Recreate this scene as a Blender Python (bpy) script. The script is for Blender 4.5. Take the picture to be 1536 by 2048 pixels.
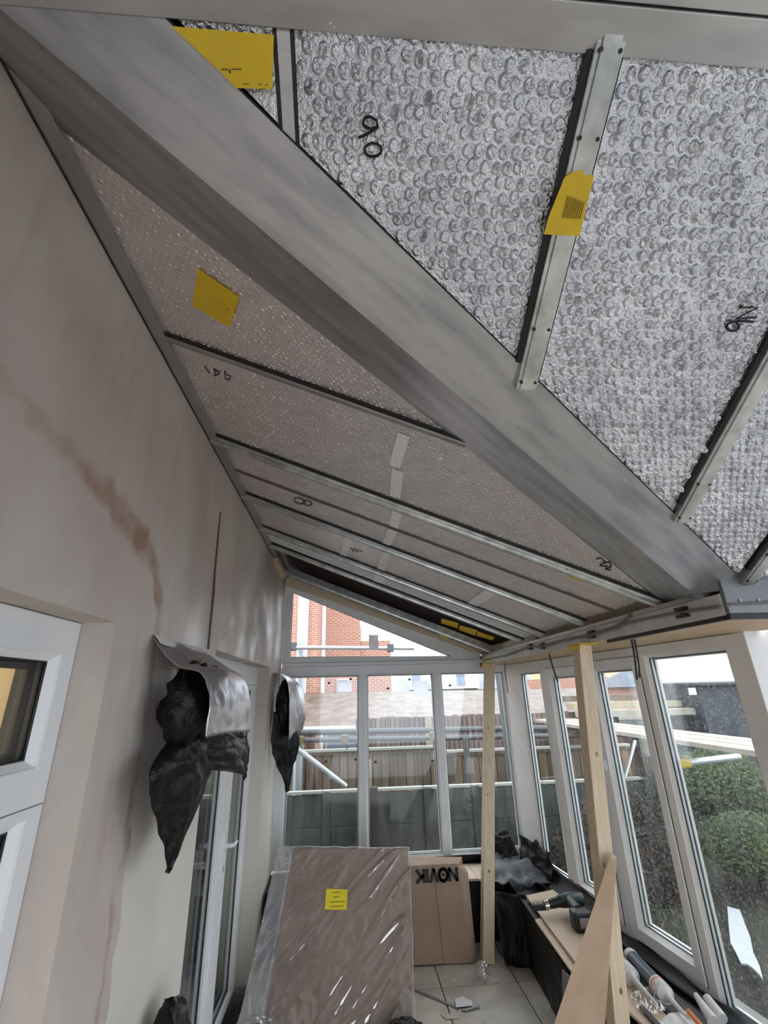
import bpy, bmesh, math, random
import numpy as np
from mathutils import Vector, Matrix, noise
random.seed(7)
D = bpy.data
for o in list(D.objects): D.objects.remove(o)
SC = bpy.context.scene
COL = SC.collection
# ---------------------------------------------------------------- camera
PITCH, YAW, ROLL = .3756, .0835, -.0263
cy, sy, cp, sp = math.cos(YAW), math.sin(YAW), math.cos(PITCH), math.sin(PITCH)
r0 = Vector((cy, -sy, 0)); fh = Vector((sy, cy, 0))
fw = fh*cp + Vector((0, 0, sp)); u0 = -fh*sp + Vector((0, 0, cp))
cr, sr = math.cos(ROLL), math.sin(ROLL)
rr = cr*r0 + sr*u0; uu = -sr*r0 + cr*u0
cam = D.cameras.new('camera'); cam.lens = 913.62*36/2048; cam.sensor_width = 36; cam.sensor_fit = 'AUTO'
cam.clip_start = .02; cam.clip_end = 200
co = D.objects.new('camera', cam); COL.objects.link(co)
M = Matrix.Identity(4)
for i in range(3):
    M[i][0], M[i][1], M[i][2] = rr[i], uu[i], -fw[i]
M.translation = Vector((.7155, 0, 1.989))
co.matrix_world = M
SC.camera = co
# ---------------------------------------------------------------- light and exposure
w = D.worlds.new('overcast'); SC.world = w; w.use_nodes = True
nt = w.node_tree; nt.nodes.clear()
bg = nt.nodes.new('ShaderNodeBackground'); wo = nt.nodes.new('ShaderNodeOutputWorld')
tc = nt.nodes.new('ShaderNodeTexCoord'); sx = nt.nodes.new('ShaderNodeSeparateXYZ')
rp = nt.nodes.new('ShaderNodeValToRGB')
rp.color_ramp.elements[0].position = 0; rp.color_ramp.elements[0].color = (.78, .85, .95, 1)
rp.color_ramp.elements[1].position = .7; rp.color_ramp.elements[1].color = (.90, .95, 1, 1)
nt.links.new(tc.outputs['Generated'], sx.inputs[0]); nt.links.new(sx.outputs[2], rp.inputs[0])
nt.links.new(rp.outputs[0], bg.inputs[0]); nt.links.new(bg.outputs[0], wo.inputs[0])
bg.inputs[1].default_value = 1.0
SC.view_settings.view_transform = 'Standard'; SC.view_settings.look = 'None'
SC.view_settings.gamma = 1; SC.view_settings.use_curve_mapping = False
SC.view_settings.exposure = 1.95
# ---------------------------------------------------------------- materials
def new_mat(name):
    m = D.materials.new(name); m.use_nodes = True
    n = m.node_tree.nodes; n.clear()
    out = n.new('ShaderNodeOutputMaterial'); b = n.new('ShaderNodeBsdfPrincipled')
    m.node_tree.links.new(b.outputs[0], out.inputs[0])
    return m, m.node_tree, b, out
def lk(t, a, b): t.links.new(a, b)
def coords(t, scale=(1, 1, 1), rot=(0, 0, 0)):
    g = t.nodes.new('ShaderNodeNewGeometry'); mp = t.nodes.new('ShaderNodeMapping')
    mp.inputs['Scale'].default_value = scale; mp.inputs['Rotation'].default_value = rot
    if rot[2] and scale != (1, 1, 1):
        m0 = t.nodes.new('ShaderNodeMapping'); m0.inputs['Rotation'].default_value = rot; mp.inputs['Rotation'].default_value = (0, 0, 0)
        lk(t, g.outputs['Position'], m0.inputs[0]); lk(t, m0.outputs[0], mp.inputs[0])
    else: lk(t, g.outputs['Position'], mp.inputs[0])
    return mp.outputs[0]
def nz(t, vec, scale, detail=4, rough=.55, dist=0):
    n = t.nodes.new('ShaderNodeTexNoise'); n.inputs['Scale'].default_value = scale
    n.inputs['Detail'].default_value = detail; n.inputs['Roughness'].default_value = rough
    n.inputs['Distortion'].default_value = dist
    lk(t, vec, n.inputs['Vector']); return n.outputs['Fac']
def ramp(t, fac, stops):
    r = t.nodes.new('ShaderNodeValToRGB'); e = r.color_ramp.elements
    while len(e) < len(stops): e.new(.5)
    for q, (p, c) in zip(e, stops):
        q.position = p; q.color = (*c, 1) if len(c) == 3 else c
    lk(t, fac, r.inputs[0]); return r.outputs[0]
def bump(t, b, h, strength, dist=.01):
    n = t.nodes.new('ShaderNodeBump'); n.inputs['Strength'].default_value = strength
    n.inputs['Distance'].default_value = dist
    lk(t, h, n.inputs['Height']); lk(t, n.outputs[0], b.inputs['Normal'])
def mixc(t, fac, a, b):
    m = t.nodes.new('ShaderNodeMix'); m.data_type = 'RGBA'
    if isinstance(fac, float): m.inputs[0].default_value = fac
    else: lk(t, fac, m.inputs[0])
    for i, v in ((6, a), (7, b)):
        if isinstance(v, tuple): m.inputs[i].default_value = (*v, 1)
        else: lk(t, v, m.inputs[i])
    return m.outputs[2]
def mth(t, op, a, b=None, clamp=False):
    m = t.nodes.new('ShaderNodeMath'); m.operation = op; m.use_clamp = clamp
    for i, v in ((0, a), (1, b)):
        if v is None: continue
        if isinstance(v, (int, float)): m.inputs[i].default_value = v
        else: lk(t, v, m.inputs[i])
    return m.outputs[0]
def mat(name, c, rough=.6, metal=0, c2=None, ns=8, scale=(1, 1, 1), bs=0, bscale=40, spec=None, lo=.35, hi=.65, rot=(0, 0, 0)):
    m, t, b, o = new_mat(name)
    b.inputs['Roughness'].default_value = rough; b.inputs['Metallic'].default_value = metal
    if spec is not None: b.inputs['Specular IOR Level'].default_value = spec
    v = coords(t, scale, rot)
    if c2: lk(t, ramp(t, nz(t, v, ns), [(lo, c), (hi, c2)]), b.inputs['Base Color'])
    else: b.inputs['Base Color'].default_value = (*c, 1)
    if bs: bump(t, b, nz(t, v, bscale), bs)
    return m
def mat_rand(name, c, rough, c2, ns, scale, bs, amt):
    m, t, b, o = new_mat(name); b.inputs['Roughness'].default_value = rough
    oi = t.nodes.new('ShaderNodeObjectInfo'); v = coords(t, scale)
    col = ramp(t, nz(t, v, ns), [(.35, c), (.65, c2)])
    hs = t.nodes.new('ShaderNodeHueSaturation'); lk(t, col, hs.inputs['Color'])
    lk(t, mth(t, 'ADD', mth(t, 'MULTIPLY', oi.outputs['Random'], amt), 1-amt/2), hs.inputs['Value'])
    lk(t, hs.outputs[0], b.inputs['Base Color'])
    if bs: bump(t, b, nz(t, coords(t), 40), bs)
    return m
MT = {}
MT['upvc'] = mat('white_upvc', (.78, .79, .80), .32, c2=(.72, .73, .74), ns=3)
MT['upvc_dull'] = mat('dusty_upvc', (.80, .785, .76), .4, c2=(.72, .705, .68), ns=4)
MT['rubber'] = mat('black_rubber', (.012, .012, .014), .5)
MT['spacer'] = mat('spacer_metal', (.60, .66, .69), .4, .3)
MT['steel'] = mat('brushed_aluminium', (.62, .62, .62), .36, .8, c2=(.50, .50, .505), ns=5, scale=(1, 4, 4), bs=.03, bscale=25)
MT['valley'] = mat('dull_aluminium', (.53, .535, .545), .36, .85, c2=(.34, .345, .365), ns=2.4, scale=(.7, 9, 5), bs=.02, bscale=20, rot=(0, 0, -.58), lo=.42, hi=.72)
MT['plate'] = mat('grey_aluminium', (.36, .35, .34), .45, .8, c2=(.44, .43, .42), ns=6)
MT['galv'] = mat('galvanised_bar', (.64, .66, .64), .30, .8, c2=(.40, .42, .41), ns=14, bs=.04)
MT['darkgap'] = mat('dark_gap', (.015, .014, .014), .7)
MT['foil'] = mat('foil_wrap', (.74, .75, .79), .16, 1, c2=(.58, .59, .64), ns=6, bs=.6, bscale=110)
MT['foil_b'] = mat('foil_wrap_fine', (.97, .90, .89), .27, .82, c2=(.88, .81, .81), ns=14, bs=.35, bscale=150)
MT['tape'] = mat('foil_tape', (.98, .98, .98), .35, 0, c2=(.80, .80, .82), ns=60, bs=.3, bscale=120)
MT['yellow'] = mat('yellow_label', (.82, .56, .015), .55, c2=(.74, .49, .02), ns=14)
MT['yellow2'] = mat('bright_yellow_note', (.9, .72, .03), .5)
MT['ink'] = mat('black_marker', (.01, .01, .012), .6)
MT['print'] = mat('label_print', (.22, .15, .02), .7)
MT['brown'] = mat('dark_brown_board', (.022, .011, .009), .85, spec=.15)
MT['pine'] = mat('pine_timber', (.72, .60, .43), .6, c2=(.63, .49, .33), ns=7, scale=(9, 9, .7), bs=.1)
MT['ply'] = mat('plywood_soffit', (.66, .50, .33), .65, c2=(.56, .41, .26), ns=5, scale=(6, .8, 3), bs=.05)
MT['board'] = mat('hardboard', (.44, .31, .21), .6, c2=(.38, .26, .17), ns=6)
MT['board_top'] = mat('bench_board', (.60, .47, .35), .6, c2=(.52, .40, .29), ns=4)
MT['card'] = mat('brown_cardboard', (.37, .26, .19), .75, c2=(.33, .225, .165), ns=5)
MT['dpm'] = mat('black_plastic_sheet', (.007, .007, .008), .48, spec=.3, bs=.25, bscale=24)
MT['bag'] = mat('black_bin_bag', (.006, .0055, .0065), .36, spec=.28, bs=1.0, bscale=22)
MT['greyply'] = mat('grey_felt_sheet', (.075, .078, .092), .55, c2=(.15, .155, .175), ns=9, bs=.2)
MT['silver'] = mat('silver_flashing', (.55, .55, .57), .32, .9, c2=(.45, .45, .47), ns=12, bs=.2, bscale=35)
MT['cable'] = mat('grey_cable', (.18, .17, .17), .5)
MT['black'] = mat('black_paint', (.012, .012, .013), .45)
MT['drillbody'] = mat('dark_teal_plastic', (.012, .03, .034), .4)
MT['drillblack'] = mat('black_tool_plastic', (.014, .014, .015), .4)
MT['chrome'] = mat('steel_chuck', (.6, .6, .6), .25, 1)
MT['label_grey'] = mat('grey_tool_label', (.25, .23, .23), .5)
MT['orange'] = mat('orange_plastic', (.70, .22, .06), .5)
MT['tube'] = mat('blue_grey_cartridge', (.05, .075, .11), .25)
MT['nozzle'] = mat('white_nozzle_plastic', (.62, .62, .60), .4)
MT['paper'] = mat('white_paper', (.75, .75, .74), .7)
MT['navy'] = mat('navy_print', (.03, .03, .16), .5)
MT['tile'] = mat_rand('floor_tile', (.58, .53, .46), .5, (.42, .38, .33), 5, (1, 1, 1), .1, .12)
MT['grout'] = mat('dark_grout', (.06, .055, .05), .9)
MT['mortar'] = mat('dwarf_wall', (.3, .29, .28), .9, c2=(.24, .23, .22))
MT['roomwall'] = mat('cream_room_wall', (.72, .58, .36), .7, c2=(.66, .51, .29), ns=3, scale=(4, 4, .7))
MT['roomdark'] = mat('dim_room_wall', (.5, .48, .45), .8)
MT['roomwhite'] = mat('white_room_door', (.8, .78, .72), .5)
MT['fenceconc'] = mat('green_grey_concrete', (.046, .060, .052), .9, c2=(.085, .098, .086), ns=4, bs=.3)
MT['fencecap'] = mat('pale_fence_cap', (.45, .46, .42), .9)
MT['fencewood'] = mat_rand('brown_fence_board', (.13, .085, .062), .85, (.21, .155, .105), 3, (5, 5, .6), .2, .7)
MT['fencewood2'] = mat_rand('greyed_fence_board', (.16, .11, .10), .85, (.22, .165, .145), 3, (5, 5, .6), .2, .5)
MT['fencepost'] = mat('pale_fence_post', (.42, .37, .26), .85, c2=(.34, .30, .2), ns=4)
MT['darkpost'] = mat('dark_timber_post', (.05, .035, .03), .8)
MT['scaf'] = mat('scaffold_tube_grey', (.12, .125, .13), .55, .4)
MT['scaf2'] = mat('scaffold_tube_pale', (.50, .52, .54), .4, .5)
MT['coupler'] = mat('scaffold_coupler', (.2, .17, .08), .6, .3)
MT['felt'] = mat('weathered_roof', (.11, .08, .062), .42, c2=(.22, .17, .14), ns=5, bs=.5, bscale=14)
MT['white_fascia'] = mat('white_fascia', (.8, .8, .8), .5)
MT['slate'] = mat('slate_roof', (.25, .28, .32), .7, c2=(.32, .35, .4), ns=6)
MT['render'] = mat('white_render', (.72, .69, .62), .9)
MT['cream'] = mat('cream_render', (.72, .58, .36), .9)
MT['winglass'] = mat('far_window_glass', (.25, .32, .42), .2)
MT['shed'] = mat('dark_felt_shed', (.035, .04, .048), .55, c2=(.11, .12, .13), ns=26, bs=.5, bscale=30, lo=.5, hi=.75)
MT['scafboard'] = mat('scaffold_board', (.34, .30, .25), .85, c2=(.44, .40, .34), ns=4)
MT['leaf'] = mat('grass_green', (.035, .058, .018), .7, c2=(.075, .115, .035), ns=5)
MT['twig'] = mat('bare_twig', (.10, .07, .06), .9)
MT['puddle'] = mat('pale_puddle', (.55, .58, .62), .3)  # puddle tone, bright reflection included in the base colour
MT['blue'] = mat('blue_dot', (.03, .07, .35), .5)

def m_brick():
    m, t, b, o = new_mat('red_brick')
    v = coords(t, (1, 1, 1), (math.pi/2, 0, 0))
    br = t.nodes.new('ShaderNodeTexBrick'); lk(t, v, br.inputs[0])
    br.inputs['Color1'].default_value = (.50, .20, .125, 1); br.inputs['Color2'].default_value = (.42, .155, .10, 1)
    br.inputs['Mortar'].default_value = (.62, .52, .45, 1); br.inputs['Scale'].default_value = 4.2
    br.inputs['Mortar Size'].default_value = .03; br.inputs['Brick Width'].default_value = .62; br.inputs['Row Height'].default_value = .21
    lk(t, br.outputs[0], b.inputs['Base Color']); b.inputs['Roughness'].default_value = .9
    bump(t, b, br.outputs[1], -.4)
    return m
MT['brick'] = m_brick()
def m_glass(name, dirt=.04, streak=False):
    m, t, b, o = new_mat(name); t.nodes.remove(b)
    tr = t.nodes.new('ShaderNodeBsdfTransparent'); gl = t.nodes.new('ShaderNodeBsdfGlossy'); df = t.nodes.new('ShaderNodeBsdfDiffuse'); tl = t.nodes.new('ShaderNodeBsdfTranslucent')
    tr.inputs[0].default_value = (.95, .965, .96, 1); gl.inputs['Roughness'].default_value = .02
    gg = t.nodes.new('ShaderNodeNewGeometry'); dp = t.nodes.new('ShaderNodeVectorMath'); dp.operation = 'DOT_PRODUCT'
    lk(t, gg.outputs['Normal'], dp.inputs[0]); lk(t, gg.outputs['Incoming'], dp.inputs[1])
    fz = mth(t, 'ADD', mth(t, 'MULTIPLY', mth(t, 'POWER', mth(t, 'SUBTRACT', 1, mth(t, 'ABSOLUTE', dp.outputs['Value'])), 5), .9), .045, True)
    m1 = t.nodes.new('ShaderNodeMixShader'); m2 = t.nodes.new('ShaderNodeMixShader'); m3 = t.nodes.new('ShaderNodeMixShader')
    lk(t, fz, m1.inputs[0]); lk(t, tr.outputs[0], m1.inputs[1]); lk(t, gl.outputs[0], m1.inputs[2])
    df.inputs[0].default_value = (.7, .7, .7, 1); tl.inputs[0].default_value = (.8, .8, .8, 1)
    m3.inputs[0].default_value = .6; lk(t, df.outputs[0], m3.inputs[1]); lk(t, tl.outputs[0], m3.inputs[2])
    v = coords(t, (9, 9, 1.6) if streak else (9, 9, 1.2))
    f = ramp(t, nz(t, v, 2, 6), [(.42, (0, 0, 0)), (.75, (dirt*3,)*3)])
    if streak:
        f2 = ramp(t, nz(t, coords(t), 70, 3), [(.56, (0, 0, 0)), (.70, (.20,)*3)])
        f = mth(t, 'ADD', f, f2, True)
    lk(t, f, m2.inputs[0]); lk(t, m1.outputs[0], m2.inputs[1]); lk(t, m3.outputs[0], m2.inputs[2])
    lk(t, m2.outputs[0], o.inputs[0]); return m
MT['glass'] = m_glass('window_glass', .012)
MT['glass_wet'] = m_glass('rain_streaked_glass', .016, True)
def m_film(nm, dens):
    m, t, b, o = new_mat(nm); t.nodes.remove(b)
    tr = t.nodes.new('ShaderNodeBsdfTransparent'); gl = t.nodes.new('ShaderNodeBsdfGlossy'); df = t.nodes.new('ShaderNodeBsdfDiffuse'); tl = t.nodes.new('ShaderNodeBsdfTranslucent')
    gl.inputs['Roughness'].default_value = .12; gl.inputs[0].default_value = (.9, .9, .92, 1)
    df.inputs[0].default_value = (.75, .74, .76, 1); tl.inputs[0].default_value = (.75, .74, .76, 1)
    a = t.nodes.new('ShaderNodeMixShader'); a.inputs[0].default_value = .4; lk(t, df.outputs[0], a.inputs[1]); lk(t, tl.outputs[0], a.inputs[2])
    c = t.nodes.new('ShaderNodeMixShader'); c.inputs[0].default_value = dens; lk(t, tr.outputs[0], c.inputs[1]); lk(t, a.outputs[0], c.inputs[2])
    d = t.nodes.new('ShaderNodeMixShader'); d.inputs[0].default_value = .24; lk(t, c.outputs[0], d.inputs[1]); lk(t, gl.outputs[0], d.inputs[2])
    lk(t, d.outputs[0], o.inputs[0]); return m
MT['film'] = m_film('clear_plastic_film', .14)
MT['filmthick'] = m_film('milky_plastic_film', .45)
def m_plaster():
    m, t, b, o = new_mat('bare_pink_plaster')
    v = coords(t)
    c = ramp(t, nz(t, coords(t, (1, .8, .55)), 1.6, 6, .6, .6), [(.34, (.43, .355, .315)), (.5, (.51, .44, .395)), (.66, (.575, .53, .48))])
    c = mixc(t, ramp(t, nz(t, coords(t, (1, 2.2, .35)), 2.6, 5, .6, 1), [(.52, (0, 0, 0)), (.70, (.5,)*3)]), c, (.42, .325, .275))
    # paler, dried-out old plaster low down near the opening
    g = t.nodes.new('ShaderNodeNewGeometry'); s = t.nodes.new('ShaderNodeSeparateXYZ'); lk(t, g.outputs['Position'], s.inputs[0])
    wob = nz(t, v, 3, 4)
    yy = mth(t, 'ADD', s.outputs[1], mth(t, 'MULTIPLY', mth(t, 'SUBTRACT', wob, .5), .25))
    pale = mth(t, 'MULTIPLY', ramp(t, yy, [(.0, (0,)*3), (1, (1,)*3)]), 0.0)
    m1 = mth(t, 'MULTIPLY', mth(t, 'GREATER_THAN', yy, 1.86), mth(t, 'LESS_THAN', s.outputs[2], 1.95))
    mr = t.nodes.new('ShaderNodeMapRange'); mr.inputs[1].default_value = 1.9; mr.inputs[2].default_value = 1.35
    lk(t, s.outputs[2], mr.inputs[0])
    c = mixc(t, mth(t, 'MULTIPLY', mth(t, 'MULTIPLY', m1, mr.outputs[0]), .75), c, (.66, .635, .55))
    # brown filler band running along the old arch line
    pts = [(.55, 2.62), (1.02, 2.60), (1.20, 2.585), (1.42, 2.545), (1.60, 2.49), (1.72, 2.42), (1.80, 2.33), (1.835, 2.2), (1.835, 2.0), (1.835, 1.75), (1.83, 1.5), (1.82, 1.0), (1.82, .5)]
    wid = [.035, .045, .05, .055, .06, .052, .042, .032, .03, .028, .024, .02, .016]
    wv = t.nodes.new('ShaderNodeVectorMath'); wv.operation = 'ADD'
    nn = t.nodes.new('ShaderNodeTexNoise'); nn.inputs['Scale'].default_value = 7; nn.inputs['Detail'].default_value = 6; lk(t, v, nn.inputs[0])
    sc = t.nodes.new('ShaderNodeVectorMath'); sc.operation = 'SCALE'; sc.inputs['Scale'].default_value = .15
    sb = t.nodes.new('ShaderNodeVectorMath'); sb.operation = 'SUBTRACT'; sb.inputs[1].default_value = (.5, .5, .5)
    lk(t, nn.outputs['Color'], sb.inputs[0]); lk(t, sb.outputs[0], sc.inputs[0])
    lk(t, g.outputs['Position'], wv.inputs[0]); lk(t, sc.outputs[0], wv.inputs[1])
    flat = t.nodes.new('ShaderNodeVectorMath'); flat.operation = 'MULTIPLY'; flat.inputs[1].default_value = (0, 1, 1); lk(t, wv.outputs[0], flat.inputs[0])
    amt = [.5, .6, .75, .95, 1, .95, .85, .65, .6, .7, .6, .5]
    tot = None
    for i in range(len(pts)-1):
        A = Vector((0, *pts[i])); B = Vector((0, *pts[i+1])); AB = B-A
        s1 = t.nodes.new('ShaderNodeVectorMath'); s1.operation = 'SUBTRACT'; lk(t, flat.outputs[0], s1.inputs[0]); s1.inputs[1].default_value = A
        d1 = t.nodes.new('ShaderNodeVectorMath'); d1.operation = 'DOT_PRODUCT'; lk(t, s1.outputs[0], d1.inputs[0]); d1.inputs[1].default_value = AB/AB.length_squared
        hcl = mth(t, 'ADD', d1.outputs['Value'], 0.0, True)
        s2 = t.nodes.new('ShaderNodeVectorMath'); s2.operation = 'SCALE'; s2.inputs[0].default_value = AB; lk(t, hcl, s2.inputs['Scale'])
        s3 = t.nodes.new('ShaderNodeVectorMath'); s3.operation = 'SUBTRACT'; lk(t, s1.outputs[0], s3.inputs[0]); lk(t, s2.outputs[0], s3.inputs[1])
        ln = t.nodes.new('ShaderNodeVectorMath'); ln.operation = 'LENGTH'; lk(t, s3.outputs[0], ln.inputs[0])
        dd = mth(t, 'DIVIDE', ln.outputs['Value'], (wid[i]+wid[i+1])/2)
        dm = mth(t, 'MULTIPLY', ramp(t, dd, [(.45, (1,)*3), (1.0, (0,)*3)]), amt[i]); tot = dm if tot is None else mth(t, 'MAXIMUM', tot, dm)
    msk = mth(t, 'MULTIPLY', tot, ramp(t, nz(t, v, 5, 5), [(.38, (.12,)*3), (.6, (1,)*3)]))
    c = mixc(t, msk, c, (.30, .185, .125))
    lk(t, c, b.inputs['Base Color']); b.inputs['Roughness'].default_value = .62
    rg = ramp(t, nz(t, coords(t, (1, .7, .7)), 3, 5), [(.4, (.75,)*3), (.65, (.36,)*3)]); lk(t, rg, b.inputs['Roughness'])
    bump(t, b, nz(t, v, 9, 8, .6), .16, .02)
    return m
MT['plaster'] = m_plaster()
def m_ground():
    m, t, b, o = new_mat('garden_ground')
    f = ramp(t, nz(t, coords(t), .6, 6, .6, .3), [(.40, (.034, .028, .022)), (.52, (.04, .042, .022)), (.68, (.055, .08, .028))])
    c = mixc(t, nz(t, coords(t), 14, 5), f, (.028, .03, .018)); lk(t, c, b.inputs['Base Color'])
    b.inputs['Roughness'].default_value = .95; bump(t, b, nz(t, coords(t), 22, 6), .8, .05)
    return m
MT['ground'] = m_ground()
# ---------------------------------------------------------------- mesh helpers
ORG = {}
class MB:
    def __init__(s): s.v = []; s.f = []
    def add(s, vs, fs):
        n = len(s.v); s.v += [Vector(p) for p in vs]; s.f += [tuple(i+n for i in f) for f in fs]; return s
    def box(s, a, b):
        x0, y0, z0 = a; x1, y1, z1 = b
        return s.add([(x0,y0,z0),(x1,y0,z0),(x1,y1,z0),(x0,y1,z0),(x0,y0,z1),(x1,y0,z1),(x1,y1,z1),(x0,y1,z1)],
            [(0,3,2,1),(4,5,6,7),(0,1,5,4),(1,2,6,5),(2,3,7,6),(3,0,4,7)])
    def hexa(s, p): return s.add(p, [(0,3,2,1),(4,5,6,7),(0,1,5,4),(1,2,6,5),(2,3,7,6),(3,0,4,7)])
    def prism(s, poly, d):
        n = len(poly); d = Vector(d); p = [Vector(q) for q in poly]
        return s.add(p+[q+d for q in p], [tuple(range(n-1,-1,-1)), tuple(range(n,2*n))]+[(i,(i+1)%n,(i+1)%n+n,i+n) for i in range(n)])
    def beam(s, p0, p1, prof, side, up, caps=True):
        p0, p1, side, up = map(Vector, (p0, p1, side, up)); n = len(prof)
        return s.add([p+side*a+up*b for p in (p0, p1) for a, b in prof],
            ([tuple(range(n-1,-1,-1)), tuple(range(n,2*n))] if caps else [])+[(i,(i+1)%n,(i+1)%n+n,i+n) for i in range(n)])
    def tube(s, path, r, n=8, caps=True):
        P = [Vector(p) for p in path]; R = r if isinstance(r, (list, tuple)) else [r]*len(P); base = len(s.v); ref = None
        for i, p in enumerate(P):
            t = (P[min(i+1, len(P)-1)]-P[max(i-1, 0)]).normalized()
            if ref is None: ref = t.orthogonal().normalized()
            ref = (ref-t*ref.dot(t)).normalized(); b = t.cross(ref)
            s.v += [p+(ref*math.cos(2*math.pi*k/n)+b*math.sin(2*math.pi*k/n))*R[i] for k in range(n)]
        for i in range(len(P)-1):
            for k in range(n):
                a = base+i*n+k; c = base+i*n+(k+1)%n; s.f.append((a, c, c+n, a+n))
        if caps:
            s.f.append(tuple(base+k for k in range(n-1, -1, -1))); e = base+(len(P)-1)*n; s.f.append(tuple(e+k for k in range(n)))
        return s
    def ring(s, outer, inner, d):
        n = len(outer); d = Vector(d); o = [Vector(q) for q in outer]; i = [Vector(q) for q in inner]
        V = o+i+[q+d for q in o]+[q+d for q in i]; F = []
        for k in range(n):
            j = (k+1) % n
            F += [(k,j,n+j,n+k),(2*n+k,3*n+k,3*n+j,2*n+j),(k,2*n+k,2*n+j,j),(n+k,n+j,3*n+j,3*n+k)]
        return s.add(V, F)
    def grid(s, G):
        m, n = len(G), len(G[0]); base = len(s.v)
        s.v += [Vector(p) for r in G for p in r]
        for i in range(m-1):
            for j in range(n-1):
                a = base+i*n+j; s.f.append((a, a+1, a+n+1, a+n))
        return s
    def ball(s, c, rad, seg=12, rings=8, jit=0):
        c = Vector(c); rx, ry, rz = rad if isinstance(rad, (tuple, list)) else (rad,)*3; G = []
        for i in range(rings+1):
            th = math.pi*i/rings; row = []
            for j in range(seg+1):
                ph = 2*math.pi*(j % seg)/seg
                q = Vector((math.sin(th)*math.cos(ph), math.sin(th)*math.sin(ph), math.cos(th)))
                k = 1+jit*noise.noise(q*2.1+c*3) if jit else 1
                row.append(c+Vector((q.x*rx, q.y*ry, q.z*rz))*k)
            G.append(row)
        return s.grid(G)
def tag(o, label=None, cat=None, group=None, kind=None):
    if label: o['label'] = label
    if cat: o['category'] = cat
    if group: o['group'] = group
    if kind: o['kind'] = kind
    return o
def thing(name, loc, label, cat=None, group=None, kind=None):
    o = D.objects.new(name, None); COL.objects.link(o); o.location = loc; o.empty_display_size = .05
    ORG[o.name] = Vector(loc); return tag(o, label, cat, group, kind)
def make(name, mb, m, parent=None, smooth=False, label=None, cat=None, group=None, kind=None, solid=0, bevel=0, ang=40):
    if parent is not None: org = ORG[parent.name]
    else:
        n = len(mb.v); org = Vector((sum(v.x for v in mb.v)/n, sum(v.y for v in mb.v)/n, min(v.z for v in mb.v)))
    me = D.meshes.new(name); me.from_pydata([v-org for v in mb.v], [], mb.f); me.validate()
    bm = bmesh.new(); bm.from_mesh(me); bmesh.ops.recalc_face_normals(bm, faces=bm.faces); bm.to_mesh(me); bm.free()
    me.materials.append(MT[m] if isinstance(m, str) else m)
    if smooth:
        me.polygons.foreach_set('use_smooth', [True]*len(me.polygons))
        if smooth != 'all' and hasattr(me, 'set_sharp_from_angle'): me.set_sharp_from_angle(angle=math.radians(ang))
    o = D.objects.new(name, me); COL.objects.link(o)
    if parent is not None: o.parent = parent
    else: o.location = org
    ORG[o.name] = org
    if solid:
        q = o.modifiers.new('s', 'SOLIDIFY'); q.thickness = solid; q.offset = 0
    if bevel:
        q = o.modifiers.new('b', 'BEVEL'); q.width = bevel; q.segments = 2; q.limit_method = 'ANGLE'; q.angle_limit = math.radians(50)
    return tag(o, label, cat, group, kind)
def struct(name, mb, m, label=None, **k): return make(name, mb, m, kind='structure', label=label, **k)
# ---------------------------------------------------------------- reference planes of the two roof slopes
L = 5.262
NA = Vector((.3966, 0, 1)).normalized(); NB = Vector((0, .61, 1)).normalized()
DA = Vector((1, 0, -.3966)).normalized(); DB = Vector((0, 1, -.61)).normalized()
def PA(x, y, off=0): return Vector((x, y, 3.252-.3966*x))+NA*off
def PB(x, y, off=0): return Vector((x, y, 2.36+.61*(1.72-y)))+NB*off
# ================================================================ SETTING
# left wall of the house
b = MB(); X0 = -.3
for y0, y1, z0, z1 in [(-2.6,.3,0,3.24),(.3,1.5,0,1.0),(.3,1.5,2.21,3.24),(1.5,2.652,0,3.24),(2.652,4.483,2.226,3.24),(4.483,5.262,0,3.24)]:
    b.box((X0, y0, z0), (0, y1, z1))
wl = struct('wall_left', b, 'plaster', 'bare pink plaster house wall with a brown filler band')
b = MB().tube([(.001, 2.435, 2.945), (.001, 2.44, 2.8), (.001, 2.452, 2.6), (.001, 2.468, 2.5), (.001, 2.478, 2.35), (.001, 2.49, 2.215)], [.006, .008, .010, .012, .009, .008], 6)
make('chase_groove', b, mat('chase_brown', (.10, .065, .05), .9), wl, smooth=True)
# floor tiles
fl = MB().prism([(0, -2.6, -.12), (4.6, -2.6, -.12), (4.6, 2.3, -.12), (2.76, 2.3, -.12), (2.45, L, -.12), (0, L, -.12)], (0, 0, .106)); fo = struct('floor', fl, 'grout', 'pale dusty tiled floor')
tile_me = None
for i in range(-1, 10):
    for j in range(-6, 8):
        x0, y0 = 1.403+(i-3)*.56, 3.72+(j-3)*.56
        xa, xb, ya, yb = max(x0, .003), min(x0+.552, 4.597), max(y0, -2.59), min(y0+.552, L-.003)
        if yb > 2.3: xb = min(xb, 2.44)
        if xb-xa < .05 or yb-ya < .05: continue
        h = random.uniform(-.0012, .0012)
        make('tile', MB().box((xa, ya, -.016), (xb, yb, h)), 'tile', fo)
# dwarf walls under the windows
WX = lambda y: 2.45+.108*(L-y)
struct('wall_end', MB().box((0, L+.002, -.1), (2.55, L+.25, .43)), 'mortar', 'low dwarf wall under the end window')
struct('wall_right', MB().hexa([(WX(L)+.004, L, -.1), (WX(2.2)+.004, 2.2, -.1), (WX(2.2)+.25, 2.2, -.1), (WX(L)+.25, L, -.1), (WX(L)+.004, L, .33), (WX(2.2)+.004, 2.2, .33), (WX(2.2)+.25, 2.2, .33), (WX(L)+.25, L, .33)]), 'mortar', 'low dwarf wall under the right hand windows')
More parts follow.
